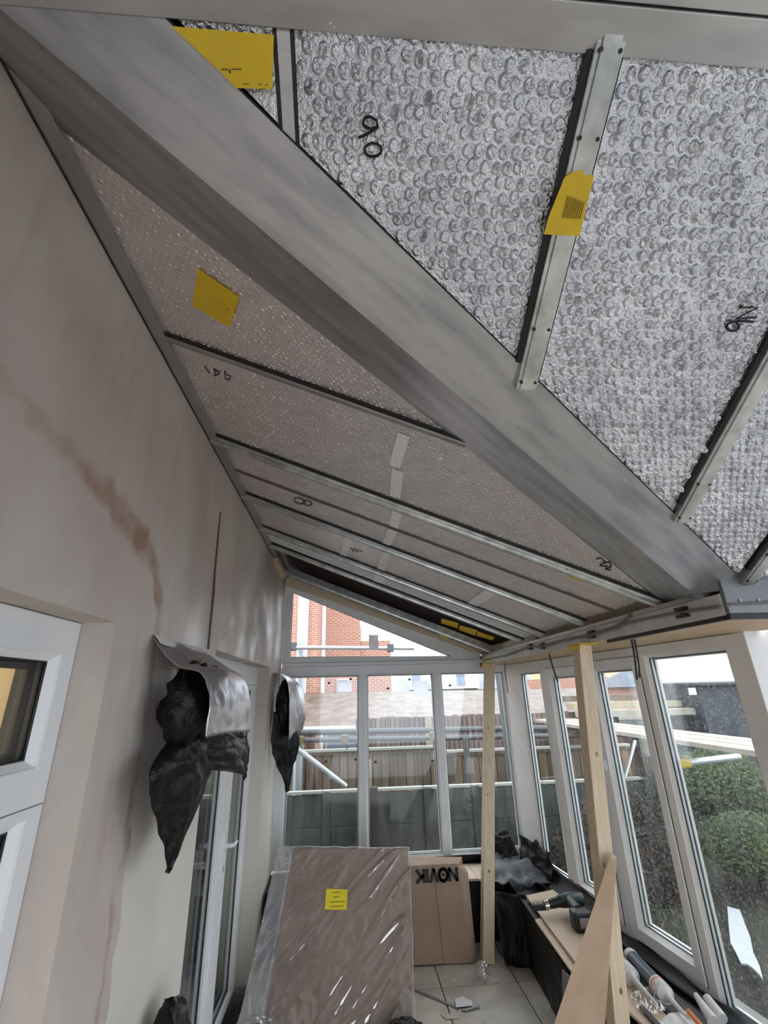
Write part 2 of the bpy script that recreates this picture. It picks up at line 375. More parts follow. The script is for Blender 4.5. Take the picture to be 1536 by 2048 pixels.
# window builder: local u along the wall, w outwards, z up
def frame_rect(Mx, u0, u1, z0, z1): return [Mx @ Vector(q) for q in ((u0, 0, z0), (u1, 0, z0), (u1, 0, z1), (u0, 0, z1))]
def window(name, Mx, outer, glass, label, sash=None, fm='upvc', glassm='glass', spm='spacer', ofm=None, ofin=.010, kind='structure'):
    W = (Mx.to_3x3() @ Vector((0, 1, 0)))
    u0, u1, z0, z1 = outer; g0, g1, h0, h1 = glass
    root = thing(name, Mx @ Vector(((u0+u1)/2, .03, z0)), label, kind=kind)
    fr = lambda r, w: [p+W*w for p in frame_rect(Mx, *r)]
    exp = lambda r, e: (r[0]-e, r[1]+e, r[2]-e, r[3]+e)
    G = glass
    if sash:
        S = sash
        make('frame', MB().ring(fr(outer, 0), fr(exp(S, -.012), 0), W*.07), fm, root, bevel=.003)
        make('sash', MB().ring(fr(S, -.014), fr(exp(G, .018), -.014), W*.05), fm, root, bevel=.004)
        make('seal', MB().ring(fr(exp(S, .003), -.004), fr(exp(S, -.004), -.004), W*.003), 'rubber', root)
        w_in = -.014
    else:
        make('frame', MB().ring(fr(outer, 0), fr(exp(G, .018), 0), W*.07), fm, root, bevel=.003); w_in = 0
    # sloping bead
    a = fr(exp(G, .019), w_in+.004); c = fr(G, .024); n = 4; mb = MB(); mb.add(a+c, [(k, (k+1) % n, (k+1) % n+n, k+n) for k in range(n)])
    a2 = fr(exp(G, .019), .03); mb.add(c+a2, [(k, (k+1) % n, (k+1) % n+n, k+n) for k in range(n)])
    make('glazing_bead', mb, fm, root)
    make('gasket', MB().ring(fr(exp(G, .01), .024), fr(exp(G, -.004), .024), W*.005), 'rubber', root)
    make('spacer_bar', MB().ring(fr(exp(G, .01), .033), fr(exp(G, -.003), .033), W*.016), spm, root)
    make('gasket', MB().ring(fr(exp(G, .01), .052), fr(exp(G, -.004), .052), W*.005), 'rubber', root)
    make('outer_frame', MB().ring(fr(exp(G, .03), .058), fr(exp(G, -ofin), .058), W*.016), ofm or fm, root)
    for ww in (.031, .051):
        make('glass_pane', MB().add(fr(exp(G, .008), ww), [(0, 1, 2, 3)]), glassm, root)
    return root
GL_LABELS = [('window_1', 0.686, 2.054, 0.151, 0.1), ('window_2', 1.508, 2.012, 0.161, 0.166)]
GL_DOTS = [('window_1', 0.514, 2.096), ('window_1', 0.748, 2.131), ('window_2', 1.151, 2.025), ('window_2', 1.39, 2.111), ('window_3', 1.834, 2.04), ('window_1', 0.499, 1.347), ('window_1', 0.799, 1.355), ('window_2', 1.003, 1.326), ('window_2', 1.594, 1.315)]
# end wall: three tall lights, transom and gable light
ME = Matrix.Identity(4); ME.translation = Vector((0, L, 0))
window('window_1', ME, (.0005, .877, .46, 2.265), (.108, .826, .526, 2.165), 'tall end wall window light beside the house wall')
window('window_2', ME, (.877, 1.69, .46, 2.265), (.928, 1.640, .526, 2.165), 'tall middle light of the end wall window')
window('window_3', ME, (1.69, 2.55, .46, 2.265), (1.743, 2.43, .526, 2.165), 'tall end wall light behind the far timber prop')
MT['glasslabel'] = m_film('pale_glass_label', .75)
def on_glass(win, name, x, z, w_, h_, m, lab):
    make(name, MB().box((x-w_/2, L+.027, z-h_/2), (x+w_/2, L+.0305, z+h_/2)), m, D.objects[win], label=lab)
for win, x, z, w_, h_ in GL_LABELS: on_glass(win, 'glass_label', x, z, w_, h_, 'glasslabel', 'pale maker label on the glass')
for win, x, z in GL_DOTS: on_glass(win, 'tape_dot', x, z, .026, .020, 'black', 'small black tape dot on the glass')
struct('trim_1', MB().box((.012, L-.03, 2.268), (2.40, L+.07, 2.302)), 'upvc', 'white transom strip across the end wall', bevel=.003)
gz = lambda x: 3.114-.4128*x
gt = thing('window_4', (1, L, 2.31), 'triangular gable window light under the sloping roof', kind='structure')
go_ = [(.0005, L, 2.304), (2.19, L, 2.304), (2.19, L, 2.36), (.0005, L, 3.165)]
gi_ = [(.083, L, 2.368), (1.874-.02, L, 2.344), (1.874-.02, L, 2.350), (.083, L, gz(.083))]
make('frame', MB().ring(go_, gi_, (0, .07, 0)), 'upvc', gt, bevel=.002)
make('gasket', MB().ring([(x, L+.03, z) for x, _, z in gi_], [(x+(.006 if x < 1 else -.012), L+.03, z+(.006 if k < 2 else -.006 if k == 3 else -.004)) for k, (x, _, z) in enumerate(gi_)], (0, .005, 0)), 'rubber', gt)
make('glass_pane', MB().add([(x, L+.036, z) for x, _, z in gi_], [(0, 1, 2, 3)]), 'glass', gt)
on_glass('window_4', 'glass_label', 1.004, 2.518, 0.104, 0.148, 'glasslabel', 'pale maker label on the glass')
b = MB().prism([(.012, L-.012, 3.17), (2.2, L-.012, 2.362), (2.2, L-.012, 2.425), (.012, L-.012, 3.235)], (0, .09, 0))
b.prism([(-.05, L+.012, 3.13), (2.45, L+.012, 2.28), (2.45, L+.012, 2.42), (-.05, L+.012, 3.40)], (0, .05, 0))
b.prism([(.012, 5.165, 3.15), (2.2, 5.165, 2.375), (2.2, 5.165, 2.385), (.012, 5.165, 3.25)], (0, .085, 0))
struct('trim_2', b, 'pine', 'bare timber strip along the sloping gable edge')
struct('trim_3', MB().box((2.0, L-.006, 2.304), (2.2, L-.001, 2.40)), 'upvc_dull', 'square cover piece at the low end of the gable')
# right hand wall of windows
tU = Vector((.1074, -.9942, 0)); tW = Vector((.9942, .1074, 0))
MR = Matrix.Identity(4)
for i in range(3): MR[i][0], MR[i][1], MR[i][2] = tU[i], tW[i], (0, 0, 1)[i]
MR.translation = Vector((2.45, L, 0))
U = lambda y: (L-y)*1.0058
window('window_5', MR, (.0, U(4.44), .33, 2.235), (U(4.91), U(4.50), .50, 2.13), 'narrow fixed right hand window in the far corner', fm='upvc_dull')
w6 = window('window_6', MR, (U(4.44), U(3.76), .33, 2.235), (U(4.285), U(3.88), .56, 2.075), 'opening right hand window with handle behind the nearer prop', sash=(U(4.38), U(3.80), .47, 2.155), fm='upvc_dull')
w7 = window('window_7', MR, (U(3.76), U(3.095), .33, 2.235), (U(3.62), U(3.20), .535, 2.095), 'opening right hand window just right of the nearer prop', sash=(U(3.72), U(3.125), .45, 2.175), fm='upvc_dull', glassm='glass_wet')
window('window_8', MR, (U(3.095), U(2.30), .33, 2.235), (U(3.045), U(2.45), .40, 2.155), 'large fixed right hand window nearest the camera', fm='upvc_dull', glassm='glass_wet')
for ww, yy, z0 in ((w6, 3.845, .60), (w7, 3.672, 1.42)):
    P = lambda u, w_, z: MR @ Vector((u, w_, z))
    h = MB()
    h.hexa([P(U(yy)-.014, -.032, z0), P(U(yy)+.014, -.032, z0), P(U(yy)+.014, -.014, z0), P(U(yy)-.014, -.014, z0), P(U(yy)-.014, -.032, z0+.07), P(U(yy)+.014, -.032, z0+.07), P(U(yy)+.014, -.014, z0+.07), P(U(yy)-.014, -.014, z0+.07)])
    h.tube([P(U(yy), -.03, z0+.035), P(U(yy), -.06, z0+.035), P(U(yy), -.066, z0+.06 if ww is w6 else z0-.02), P(U(yy), -.062, z0+.2 if ww is w6 else z0-.11)], [.012, .012, .011, .009], 8)
    make('handle', h, 'upvc', ww, smooth=True, label='white window handle')
# return wall beyond the corner
struct('wall_return', MB().box((2.772, 2.30, -.1), (4.7, 2.40, 2.24)), 'upvc', 'pale panelled wall turning away beyond the corner post')
struct('trim_4', MB().box((2.90, 2.294, -.05), (2.915, 2.30, 2.235)), 'upvc_dull', 'slim vertical joint strip on the return wall')
struct('wall_bay', MB().box((4.6, 1.9, -.1), (4.7, 2.3, 2.5)).box((4.6, -1.2, -.1), (4.7, -.8, 2.5)).box((4.6, -.8, -.1), (4.7, 1.9, .5)), 'upvc_dull', 'far bay wall beyond the right edge')
# soffit boards
sof = MB().hexa([(2.205, L-.002, 2.2385), (2.205, 1.735, 2.2385), (WX(1.9)+.1, 1.735, 2.2385), (WX(L)+.1, L-.002, 2.2385)] + [(2.205, L-.002, 2.252), (2.205, 1.735, 2.252), (WX(1.9)+.1, 1.735, 2.252), (WX(L)+.1, L-.002, 2.252)])
so = struct('trim_5', sof, 'ply', 'plywood soffit between the eaves beam and the window heads')
struct('trim_6', MB().box((WX(1.9)+.1, 1.735, 2.2385), (4.6, 2.45, 2.252)), 'ply', 'plywood soffit along the return eaves')
# light-tight outer roof
b = MB()
b.prism([PA(-.3, .062, .11), PA(2.62, 1.96, .11), PA(2.62, L+.4, .11), PA(-.3, L+.4, .11)], NA*.03)
b.prism([PB(-.3, .05, .13), PB(4.9, .05, .13), PB(4.9, 1.85, .13), PB(2.40, 1.85, .13), PB(-.3, .09, .13)], NB*.03)
b.prism([Vector((-.3, .4, 3.29)), Vector((4.9, .4, 3.29)), Vector((4.9, -1.5, 2.36)), Vector((-.3, -1.5, 2.36))], (0, 0, .03))
struct('ceiling', b, 'brown', 'dark underside of the roof covering')
struct('trim_7', MB().box((2.30, 1.80, 2.253), (2.36, L, 2.44)), 'pine', 'rough timber packing behind the eaves beam')
struct('trim_8', MB().box((2.45, 1.80, 2.253), (2.50, L+.06, 2.50)), 'upvc_dull', 'outer fascia closing the eaves')
struct('trim_9', MB().box((2.3, 1.80, 2.253), (4.6, 1.84, 2.55)), 'upvc_dull', 'fascia closing the return eaves')
# house rooms seen through the wall openings
b = MB().box((-3.2, -.5, -.02), (-.3, 5.2, .02)).box((-3.3, -.5, 0), (-3.2, 5.2, 2.6)).box((-3.2, 5.1, 0), (-.3, 5.2, 2.6)).box((-3.2, -.5, 2.6), (-.3, 5.2, 2.7))
struct('wall_house_room', b, 'roomdark', 'dim house room behind the glazed doors')
b = MB().box((-3.2, 2.3, .02), (-.305, 2.36, 2.6))
struct('wall_house_partition', b, 'roomwall', 'yellow lit partition wall seen through the left window')
struct('wall_house_gable', MB().box((-3.2, -.6, .02), (-.305, -.5, 2.6)), 'roomwhite', 'pale end wall of the lit room')
struct('trim_10', MB().box((-1.55, 2.27, .02), (-1.38, 2.299, 2.15)).box((-1.38, 2.285, .02), (-1.0, 2.299, 1.93)), 'roomwhite', 'white door leaf and lining in the lit room')
la = D.lights.new('room_lamp', 'POINT'); la.energy = 24; la.color = (1, .86, .62); la.shadow_soft_size = .12
lo = D.objects.new('room_lamp', la); COL.objects.link(lo); lo.location = (-1.7, 1.08, 2.2)
# window in the left wall
ML = Matrix.Identity(4)   # u along +y, w towards -x
ML[0][0], ML[1][0], ML[2][0] = 0, 1, 0
ML[0][1], ML[1][1], ML[2][1] = -1, 0, 0
ML.translation = Vector((-.1, 0, 0))
window('window_9', ML, (.3, 1.498, 1.735, 2.208), (.36, 1.412, 1.845, 2.093), 'upper light of the white house window at the left edge', spm='rubber', ofm='black', ofin=.022)
window('window_10', ML, (.3, 1.498, 1.002, 1.733), (.36, 1.412, 1.06, 1.69), 'lower light of the white house window at the left edge', spm='rubber', ofm='black', ofin=.022)
struct('trim_11', MB().box((-.9, 1.44, 1.01), (-.20, 1.497, 2.2)), 'roomwall', 'yellow inner reveal behind the left window')
struct('trim_13', MB().box((-.20, 1.405, 1.01), (-.176, 1.497, 2.2)), 'black', 'dark strip at the edge of the left window')
# french doors
def door(name, u0, u1, stl, str_, label, zt=2.075):
    W = Vector((-1, 0, 0)); G = (u0+stl, u1-str_, .06, zt-.045)
    fr = lambda r, w_: [p+W*w_ for p in frame_rect(ML, *r)]
    root = thing(name, (-.12, (u0+u1)/2, 0), label, kind='structure')
    make('leaf', MB().ring(fr((u0+.004, u1-.004, .004, zt), 0), fr(G, 0), W*.06), 'upvc', root, bevel=.004)
    ex = lambda e: (G[0]-e, G[1]+e, G[2]-e, G[3]+e)
    make('gasket', MB().ring(fr(ex(.004), .018), fr(ex(-.012), .018), W*.006), 'rubber', root)
    make('gasket', MB().ring(fr(ex(.004), .046), fr(ex(-.012), .046), W*.006), 'rubber', root)
    for ww in (.026, .042): make('glass_pane', MB().add(fr(ex(.003), ww), [(0, 1, 2, 3)]), 'glass', root)
    return root
d1 = door('door_1', 2.70, 3.575, .10, .085, 'left leaf of the white glazed french doors')
d2 = door('door_2', 3.575, 4.43, .235, .13, 'right leaf of the white glazed french doors with lever handle')
fr = lambda r, w_: [p+Vector((-1, 0, 0))*w_ for p in frame_rect(ML, *r)]
struct('trim_12', MB().ring(fr((2.655, 4.48, .001, 2.224), 0), fr((2.70, 4.43, .0012, 2.078), 0), (-.07, 0, 0)), 'upvc', 'white outer frame around the french doors', bevel=.003)
hd = MB().box((-.1, 3.665, .90), (-.088, 3.705, 1.14)).tube([(-.09, 3.685, 1.07), (-.045, 3.685, 1.07), (-.035, 3.70, 1.07), (-.035, 3.80, 1.065), (-.05, 3.82, 1.063)], [.013, .013, .012, .010, .009], 8)
make('lever_handle', hd, 'upvc', d2, smooth=True, label='white lever handle')
make('keyhole', MB().box((-.0878, 3.679, .925), (-.0868, 3.691, .962)), 'black', d2, label='dark keyhole slot')
# ================================================================ ROOF
G_PANEL = 'foil bubble insulation panels of the roof'
def inside(poly, x, y, mrg):
    # signed inside test for convex polygon
    n = len(poly); s = None
    for i in range(n):
        ax, ay = poly[i]; bx, by = poly[(i+1) % n]
        c = ((bx-ax)*(y-ay)-(by-ay)*(x-ax))/math.hypot(bx-ax, by-ay)
        if s is None:
            cx = sum(p[0] for p in poly)/n; cyy = sum(p[1] for p in poly)/n
            c0 = (bx-ax)*(cyy-ay)-(by-ay)*(cx-ax); s = 1 if c0 > 0 else -1
        if c*s < mrg: return False
    return True
def bubbles(poly, PF, Nn, pitch, h, parent, m):
    xs = [p[0] for p in poly]; ys = [p[1] for p in poly]
    V = []; F = []; row = 0; y = min(ys)
    while y < max(ys):
        x = min(xs)+(pitch/2 if row % 2 else 0)
        while x < max(xs):
            jx, jy = x+random.gauss(0, pitch*.08), y+random.gauss(0, pitch*.08)
            if inside(poly, jx, jy, pitch*.42):
                c = PF(jx, jy); tx, ty = random.gauss(0, .45), random.gauss(0, .45); n0 = len(V)
                k = random.uniform(.35, 1.35); e1, e2, ph0 = random.uniform(.75, 1.05), random.uniform(.75, 1.05), random.uniform(0, 3)
                for rr_, hh in ((.47, 0), (.36, .95), (.20, .80)):
                    for q in range(8):
                        a = 2*math.pi*q/8+ph0; dx, dy = math.cos(a)*(e1 if hh else 1), math.sin(a)*(e2 if hh else 1)
                        ht = max(0, hh*h*k*(1+.9*(tx*dx+ty*dy))+(random.gauss(0, .16)*h)) if hh else -.0004
                        p = PF(jx+dx*rr_*pitch, jy+dy*rr_*pitch)-Nn*ht
                        V.append(p)
                V.append(c-Nn*h*k*random.uniform(-.2, .8))
                for rg in (0, 8):
                    for q in range(8): F.append((n0+rg+q, n0+rg+(q+1) % 8, n0+rg+8+(q+1) % 8, n0+rg+8+q))
                for q in range(8): F.append((n0+16+q, n0+16+(q+1) % 8, n0+24))
            x += pitch
        y += pitch*.866; row += 1
    b = MB(); b.v = V; b.f = F
    return make('bubble_wrap', b, m, parent, smooth='all', kind='stuff')
def ribbon(mb, pts, PF, off, r=.0035):
    P = [PF(x, y, off) for x, y in pts]; mb.tube(P, r, 5); return mb
def patch(mb, PF, pts, off, th=.0012):
    P = [PF(x, y, off) for x, y in pts]; nrm = (P[1]-P[0]).cross(P[2]-P[0]).normalized(); mb.prism(P, nrm*th); return mb
def panel(poly, PF, Nn, label, m, pitch, h):
    P = [PF(x, y) for x, y in poly]; c = sum(P, Vector())/len(P)
    root = thing('insulation_panel', c, label, 'insulation panel', G_PANEL)
    make('foil_board', MB().prism(P, Nn*.05), m, root)
    bubbles(poly, PF, Nn, pitch, h, root, m)
    return root
va = lambda x: .66+.65*x      # valley edge on the lean-to slope
vb = lambda x: .235+.65*x     # valley edge on the bay slope
pa = {}
pa[0] = panel([(.04, va(.04)), (.04, 1.372), (1.09, 1.372)], PA, NA, 'triangular foil insulation panel with a tilted yellow label beside the plaster wall', 'foil_b', .020, .0019)
pa[1] = panel([(.04, 1.40), (1.11, 1.40), (2.15, 2.072), (.04, 2.072)], PA, NA, 'long foil insulation panel marked 9 R1 in black pen', 'foil_b', .020, .0019)
pa[2] = panel([(.04, 2.155), (2.2, 2.155), (2.2, 2.458), (.04, 2.458)], PA, NA, 'narrow foil insulation panel on the near side of the thin brown seam', 'foil_b', .020, .0017)
pa[3] = panel([(.04, 2.476), (2.2, 2.476), (2.2, 2.79), (.04, 2.79)], PA, NA, 'narrow foil insulation panel on the far side of the thin brown seam marked 00', 'foil_b', .020, .0017)
pa[4] = panel([(.04, 2.885), (2.2, 2.885), (2.2, 3.43), (.04, 3.43)], PA, NA, 'pink tinged foil insulation panel with three silver tape strips', 'foil_b', .022, .0015)
pa[5] = panel([(.04, 3.525), (2.2, 3.525), (2.2, 3.87), (.04, 3.87)], PA, NA, 'narrow ribbed bright foil strip next to the open dark roof bay', 'foil_b', .022, .0015)
pb = {}
vp = lambda x: .208+.65*x
pb[0] = panel([(.37, .44), (.578, .44), (.578, vp(.578))], PB, NB, 'small triangular foil panel almost covered by a large yellow label', 'foil', .026, .0062)
pb[1] = panel([(.612, .44), (1.168, .44), (1.168, vp(1.168)), (.612, vp(.612))], PB, NB, 'foil bubble panel marked 90 in black pen between the bay bars', 'foil', .026, .0062)
pb[2] = panel([(1.245, .44), (1.845, .44), (1.845, vp(1.845)), (1.245, vp(1.245))], PB, NB, 'foil bubble panel marked 9N in black pen at the right edge', 'foil', .0255, .0062)
pb[3] = panel([(1.915, .44), (2.262, .44), (2.262, 1.66), (2.2, 1.66), (1.915, vp(1.915))], PB, NB, 'foil panel tapering down to the corner of the eaves', 'foil', .0255, .0062)
pb[4] = panel([(2.335, .44), (2.93, .44), (2.93, 1.69), (2.335, 1.69)], PB, NB, 'foil panel past the rightmost glazing bar above the return eaves', 'foil', .0255, .0062)
struct('ceiling_bay', MB().prism([PB(2.97, .44), PB(4.6, .44), PB(4.6, 1.69), PB(2.97, 1.69)], NB*.05), 'foil', 'foil lined bay ceiling beyond the right edge')
# pen marks
def pen(root, strokes, PF, off=-.0075, r=.0032):
    b = MB()
    for s in strokes: ribbon(b, s, PF, off, r)
    make('pen_mark', b, 'ink', root, label='black handwritten mark')
pen(pb[1], [[(0.771, 0.575), (0.759, 0.578), (0.747, 0.577), (0.741, 0.572), (0.744, 0.564), (0.755, 0.562), (0.768, 0.566), (0.772, 0.575), (0.751, 0.585), (0.733, 0.591)], [(0.781, 0.606), (0.779, 0.61), (0.772, 0.614), (0.763, 0.615), (0.754, 0.615), (0.748, 0.612), (0.745, 0.607), (0.747, 0.603), (0.754, 0.599), (0.763, 0.597), (0.772, 0.598), (0.778, 0.601), (0.781, 0.606)]], PB, r=.0026)
pen(pb[2], [[(1.722, 0.837), (1.771, 0.836), (1.727, 0.861), (1.781, 0.856)], [(1.746, 0.877), (1.747, 0.882), (1.743, 0.885), (1.735, 0.887), (1.726, 0.886), (1.717, 0.882), (1.712, 0.878), (1.711, 0.873), (1.715, 0.869), (1.723, 0.867), (1.732, 0.868), (1.741, 0.872), (1.746, 0.877)], [(1.738, 0.865), (1.779, 0.866)]], PB)
pen(pa[1], [[(0.155, 1.493), (0.163, 1.532)], [(0.192, 1.49), (0.191, 1.523)], [(0.192, 1.492), (0.207, 1.493), (0.208, 1.511), (0.191, 1.528), (0.179, 1.537)], [(0.238, 1.478), (0.229, 1.531), (0.245, 1.528), (0.255, 1.5), (0.239, 1.499)]], PA, -.0034, .0022)
pen(pa[1], [[(1.83, 1.915), (1.84, 1.886), (1.865, 1.912), (1.872, 1.967), (1.896, 1.949)], [(1.867, 1.941), (1.877, 1.896), (1.905, 1.935), (1.906, 1.985), (1.925, 1.973)]], PA, -.0034, .003)
pen(pa[3], [[(0.454, 2.581), (0.442, 2.613), (0.421, 2.636), (0.399, 2.64), (0.386, 2.624), (0.386, 2.593), (0.399, 2.562), (0.419, 2.54), (0.44, 2.537), (0.453, 2.552), (0.454, 2.581)], [(0.496, 2.568), (0.487, 2.594), (0.47, 2.612), (0.453, 2.616), (0.442, 2.602), (0.441, 2.578), (0.451, 2.552), (0.468, 2.535), (0.484, 2.532), (0.495, 2.545), (0.496, 2.568)]], PA, -.0034, .003)
pen(pa[4], [[(0.731, 3.152), (0.76, 3.212)], [(0.759, 3.13), (0.788, 3.195)], [(0.787, 3.132), (0.815, 3.146)]], PA, -.0034, .003)
# labels stuck on panels
def sticker(root, PF, pts, off, m='yellow', lines=()):
    o = make('label', patch(MB(), PF, pts, off), m, root, label='yellow printed label')
    if lines:
        b = MB()
        for p, q, r in lines:
            n = max(2, int(math.hypot(q[0]-p[0], q[1]-p[1])/.006))
            for k in range(n):
                if random.random() < .22: continue
                t0, t1 = k/n, (k+.8)/n
                ribbon(b, [(p[0]+(q[0]-p[0])*t0, p[1]+(q[1]-p[1])*t0), (p[0]+(q[0]-p[0])*t1, p[1]+(q[1]-p[1])*t1)], PF, off-.0006, r)
        make('print', b, 'print', o, kind='stuff')
sticker(pa[0], PA, [(.283, 1.0), (.391, 1.057), (.323, 1.21), (.213, 1.164)], -.006, lines=[((.34, 1.12), (.352, 1.13), .002), ((.325, 1.135), (.334, 1.142), .002)])
sticker(pb[0], PB, [(.395, .474), (.576, .474), (.566, .537), (.497, .539), (.47, .52)], -.0135, lines=[((.475, .518), (.513, .516), .0012), ((.488, .5195), (.492, .5195), .003), ((.512, .5335), (.56, .532), .0009)])
sticker(pa[2], PA, [(1.80, 2.19), (1.86, 2.17), (1.93, 2.20), (1.87, 2.235)], -.006)
# silver tape strips
def tape(root, pts): make('foil_tape', patch(MB(), PA, pts, -.0055, .001), 'tape', root, label='bright silver tape strip')
tape(pa[1], [(.900, 1.47), (.945, 1.47), (.935, 1.74), (.89, 1.74)]); tape(pa[1], [(.905, 1.76), (.955, 1.76), (.968, 2.03), (.918, 2.04)])
tape(pa[2], [(.945, 2.17), (.995, 2.17), (1.0, 2.44), (.95, 2.44)]); tape(pa[3], [(.95, 2.49), (1.0, 2.49), (.985, 2.78), (.935, 2.78)])
tape(pa[4], [(.70, 2.90), (.745, 2.90), (.70, 3.42), (.65, 3.42)]); tape(pa[4], [(.95, 2.9), (1.0, 2.9), (.995, 3.42), (.94, 3.42)]); tape(pa[4], [(1.62, 2.9), (1.70, 2.9), (1.69, 3.42), (1.62, 3.42)])
tape(pa[5], [(.94, 3.56), (1.02, 3.56), (1.0, 3.84), (.93, 3.84)])
# thin joint between two panels
make('joint_strip', MB().beam(PA(.05, 2.472, -.001), PA(2.2, 2.47, -.001), [(-.010, .03), (-.010, -.006), (.010, -.006), (.010, .03)], (0, 1, 0), NA), mat('brown_joint', (.13, .105, .09), .6), label='thin brown joint strip between two narrow foil panels', cat='joint strip')
# glazing bars of the lean-to
P_WIDE = [(-.034, .04), (-.034, -.016), (-.028, -.024), (-.016, -.024), (-.014, -.034), (-.008, -.040), (.008, -.040), (.014, -.034), (.016, -.024), (.028, -.024), (.034, -.016), (.034, .04)]
P_FLAT = [(-.034, .04), (-.034, -.014), (-.031, -.020), (-.022, -.020), (-.020, -.0245), (.020, -.0245), (.022, -.020), (.031, -.020), (.034, -.014), (.034, .04)]
P_THIN = [(-.014, .04), (-.014, -.014), (-.010, -.018), (.010, -.018), (.014, -.014), (.014, .04)]
G_BAR = 'metal glazing bars of the roof'
def bar(PF, Nn, p0, p1, prof, label, m='galv', screws=True, gap=-1, wscale=1):
    a, c = PF(*p0), PF(*p1); ax = (c-a).normalized(); side = Nn.cross(ax).normalized()
    root = thing('glazing_bar', (a+c)/2, label, 'glazing bar', G_BAR)
    make('bar_profile', MB().beam(a, c, [(x*wscale, y) for x, y in prof], side, Nn), m, root, smooth=True, ang=25)
    wd = max(x for x, _ in prof)*wscale
    if gap:
        for g in ((-1, 1) if gap == 2 else (gap,)):
            make('gasket', MB().beam(a, c, [(g*wd, .03), (g*wd, -.012), (g*(wd+.011), -.010), (g*(wd+.011), .03)], side, Nn), 'rubber', root)
    if screws:
        ln = (c-a).length
        for dd in screws:
            t = dd if dd > 0 else ln+dd
            for s in (-1, 1):
                q = a+ax*t+side*(s*wd*.62)-Nn*.0235
                make('screw_hole', MB().tube([q+Nn*.004, q-Nn*.0022], .0042, 8), 'black', root, smooth=True)
    return root
bar(PA, NA, (.045, 1.386), (1.13, 1.386), P_THIN, 'slim grey glazing bar dying into the valley beam', 'plate', None, gap=-1)
c1 = bar(PA, NA, (.02, 2.115), (2.21, 2.115), P_WIDE, 'rounded silver glazing bar carrying a small yellow label at its low end', screws=[.12, 1.9], gap=-1)
bar(PA, NA, (.02, 2.838), (2.2, 2.838), P_WIDE, 'silver glazing bar just beyond the thin brown seam', screws=[.15], gap=-1)
bar(PA, NA, (.02, 3.478), (2.2, 3.478), P_WIDE, 'silver glazing bar on the near side of the narrow ribbed strip', screws=[.2], gap=-1, wscale=1.1)
bar(PA, NA, (.03, 3.92), (2.2, 3.92), P_WIDE, 'silver glazing bar edging the open dark roof bay', screws=None, gap=2)
cE = bar(PA, NA, (.05, 4.885), (2.23, 4.885), P_WIDE, 'bright glazing bar next to the gable timber', m='galv', screws=[.25], gap=1, wscale=.8)
# raised ribs on the narrow strip
b = MB()
for k in (-.09, -.03, .03, .09): b.beam(PA(.05, 3.70+k, -.003), PA(2.18, 3.70+k, -.003), [(-.012, 0), (-.006, -.006), (.006, -.006), (.012, 0)], (0, 1, 0), NA)
make('rib', b, 'tape', pa[5], kind='stuff')
# open dark bay with brown board and labels
rb = thing('roof_board', PA(1.1, 4.7, .07), 'dark brown roof board recessed in the open bay with three labels', 'board')
make('sheet', MB().prism([PA(.05, 3.97, .075), PA(2.25, 3.97, .075), PA(2.25, 4.95, .075), PA(.05, 4.9, .075)], NA*.02), 'brown', rb)
make('side_rail', MB().beam(PA(.2, 4.08, .06), PA(2.2, 4.08, .06), [(-.03, 0), (-.03, -.03), (.03, -.03), (.03, 0)], (0, 1, 0), NA), 'plate', rb)
for q in [[(1.634, 4.642), (1.788, 4.574), (1.832, 4.824), (1.674, 4.891)], [(1.817, 4.638), (1.97, 4.561), (2.021, 4.863), (1.854, 4.879)], [(1.982, 4.606), (2.141, 4.583), (2.17, 4.755), (2.029, 4.834)]]:
    sticker(rb, PA, q, .071, 'yellow')
sticker(cE, PA, [(1.681, 4.86), (1.76, 4.85), (1.79, 4.94), (1.72, 4.95)], -.045, 'yellow2')
# bay bars
def bbar(x, label, y1, lab=None):
    r_ = bar(PB, NB, (x, .435), (x, y1), P_FLAT, label, screws=[.03, .16, -.16, -.02], gap=False, wscale=.9)
    make('gasket', MB().box((0, 0, 0), (0, 0, 0)) if False else MB().beam(PB(x-.032, .46), PB(x-.032, y1-.06), [(0, .03), (0, -.016), (-.010, -.012), (-.010, .03)], (1, 0, 0), NB), 'rubber', r_)
    return r_
b0 = bar(PB, NB, (.592, .455), (.592, .622), [(-.012, .03), (-.012, -.001), (.012, -.001), (.012, .03)], 'plain grey bay bar beside the big yellow label', 'steel', None, gap=False)
for gx, gy in ((-.0165, .606), (.0165, .628)): make('gasket', MB().beam(PB(.592+gx, .46), PB(.592+gx, gy), [(-.004, .03), (-.004, -.0005), (.004, -.0005), (.004, .03)], (1, 0, 0), NB), 'rubber', b0)
b1 = bbar(1.206, 'ribbed galvanised bay bar with a torn yellow label', 1.032)
bbar(1.882, 'ribbed galvanised bay bar at the right edge without label', 1.432)
bbar(2.312, 'ribbed galvanised bay bar reaching the return eaves at the right edge', 1.70)
o = make('label', patch(MB(), PB, [(1.173, .628), (1.186, .62), (1.213, .615), (1.213, .622), (1.237, .622), (1.240, .718), (1.156, .718), (1.158, .69)], -.0262, .001), 'yellow', b1, label='torn yellow printed label')
b = MB()
for k in range(9): ribbon(b, [(1.19+.005*k, .655+.001*k), (1.19+.005*k, .69)], PB, -.0278, .0009)
make('print', b, 'print', o, kind='stuff')
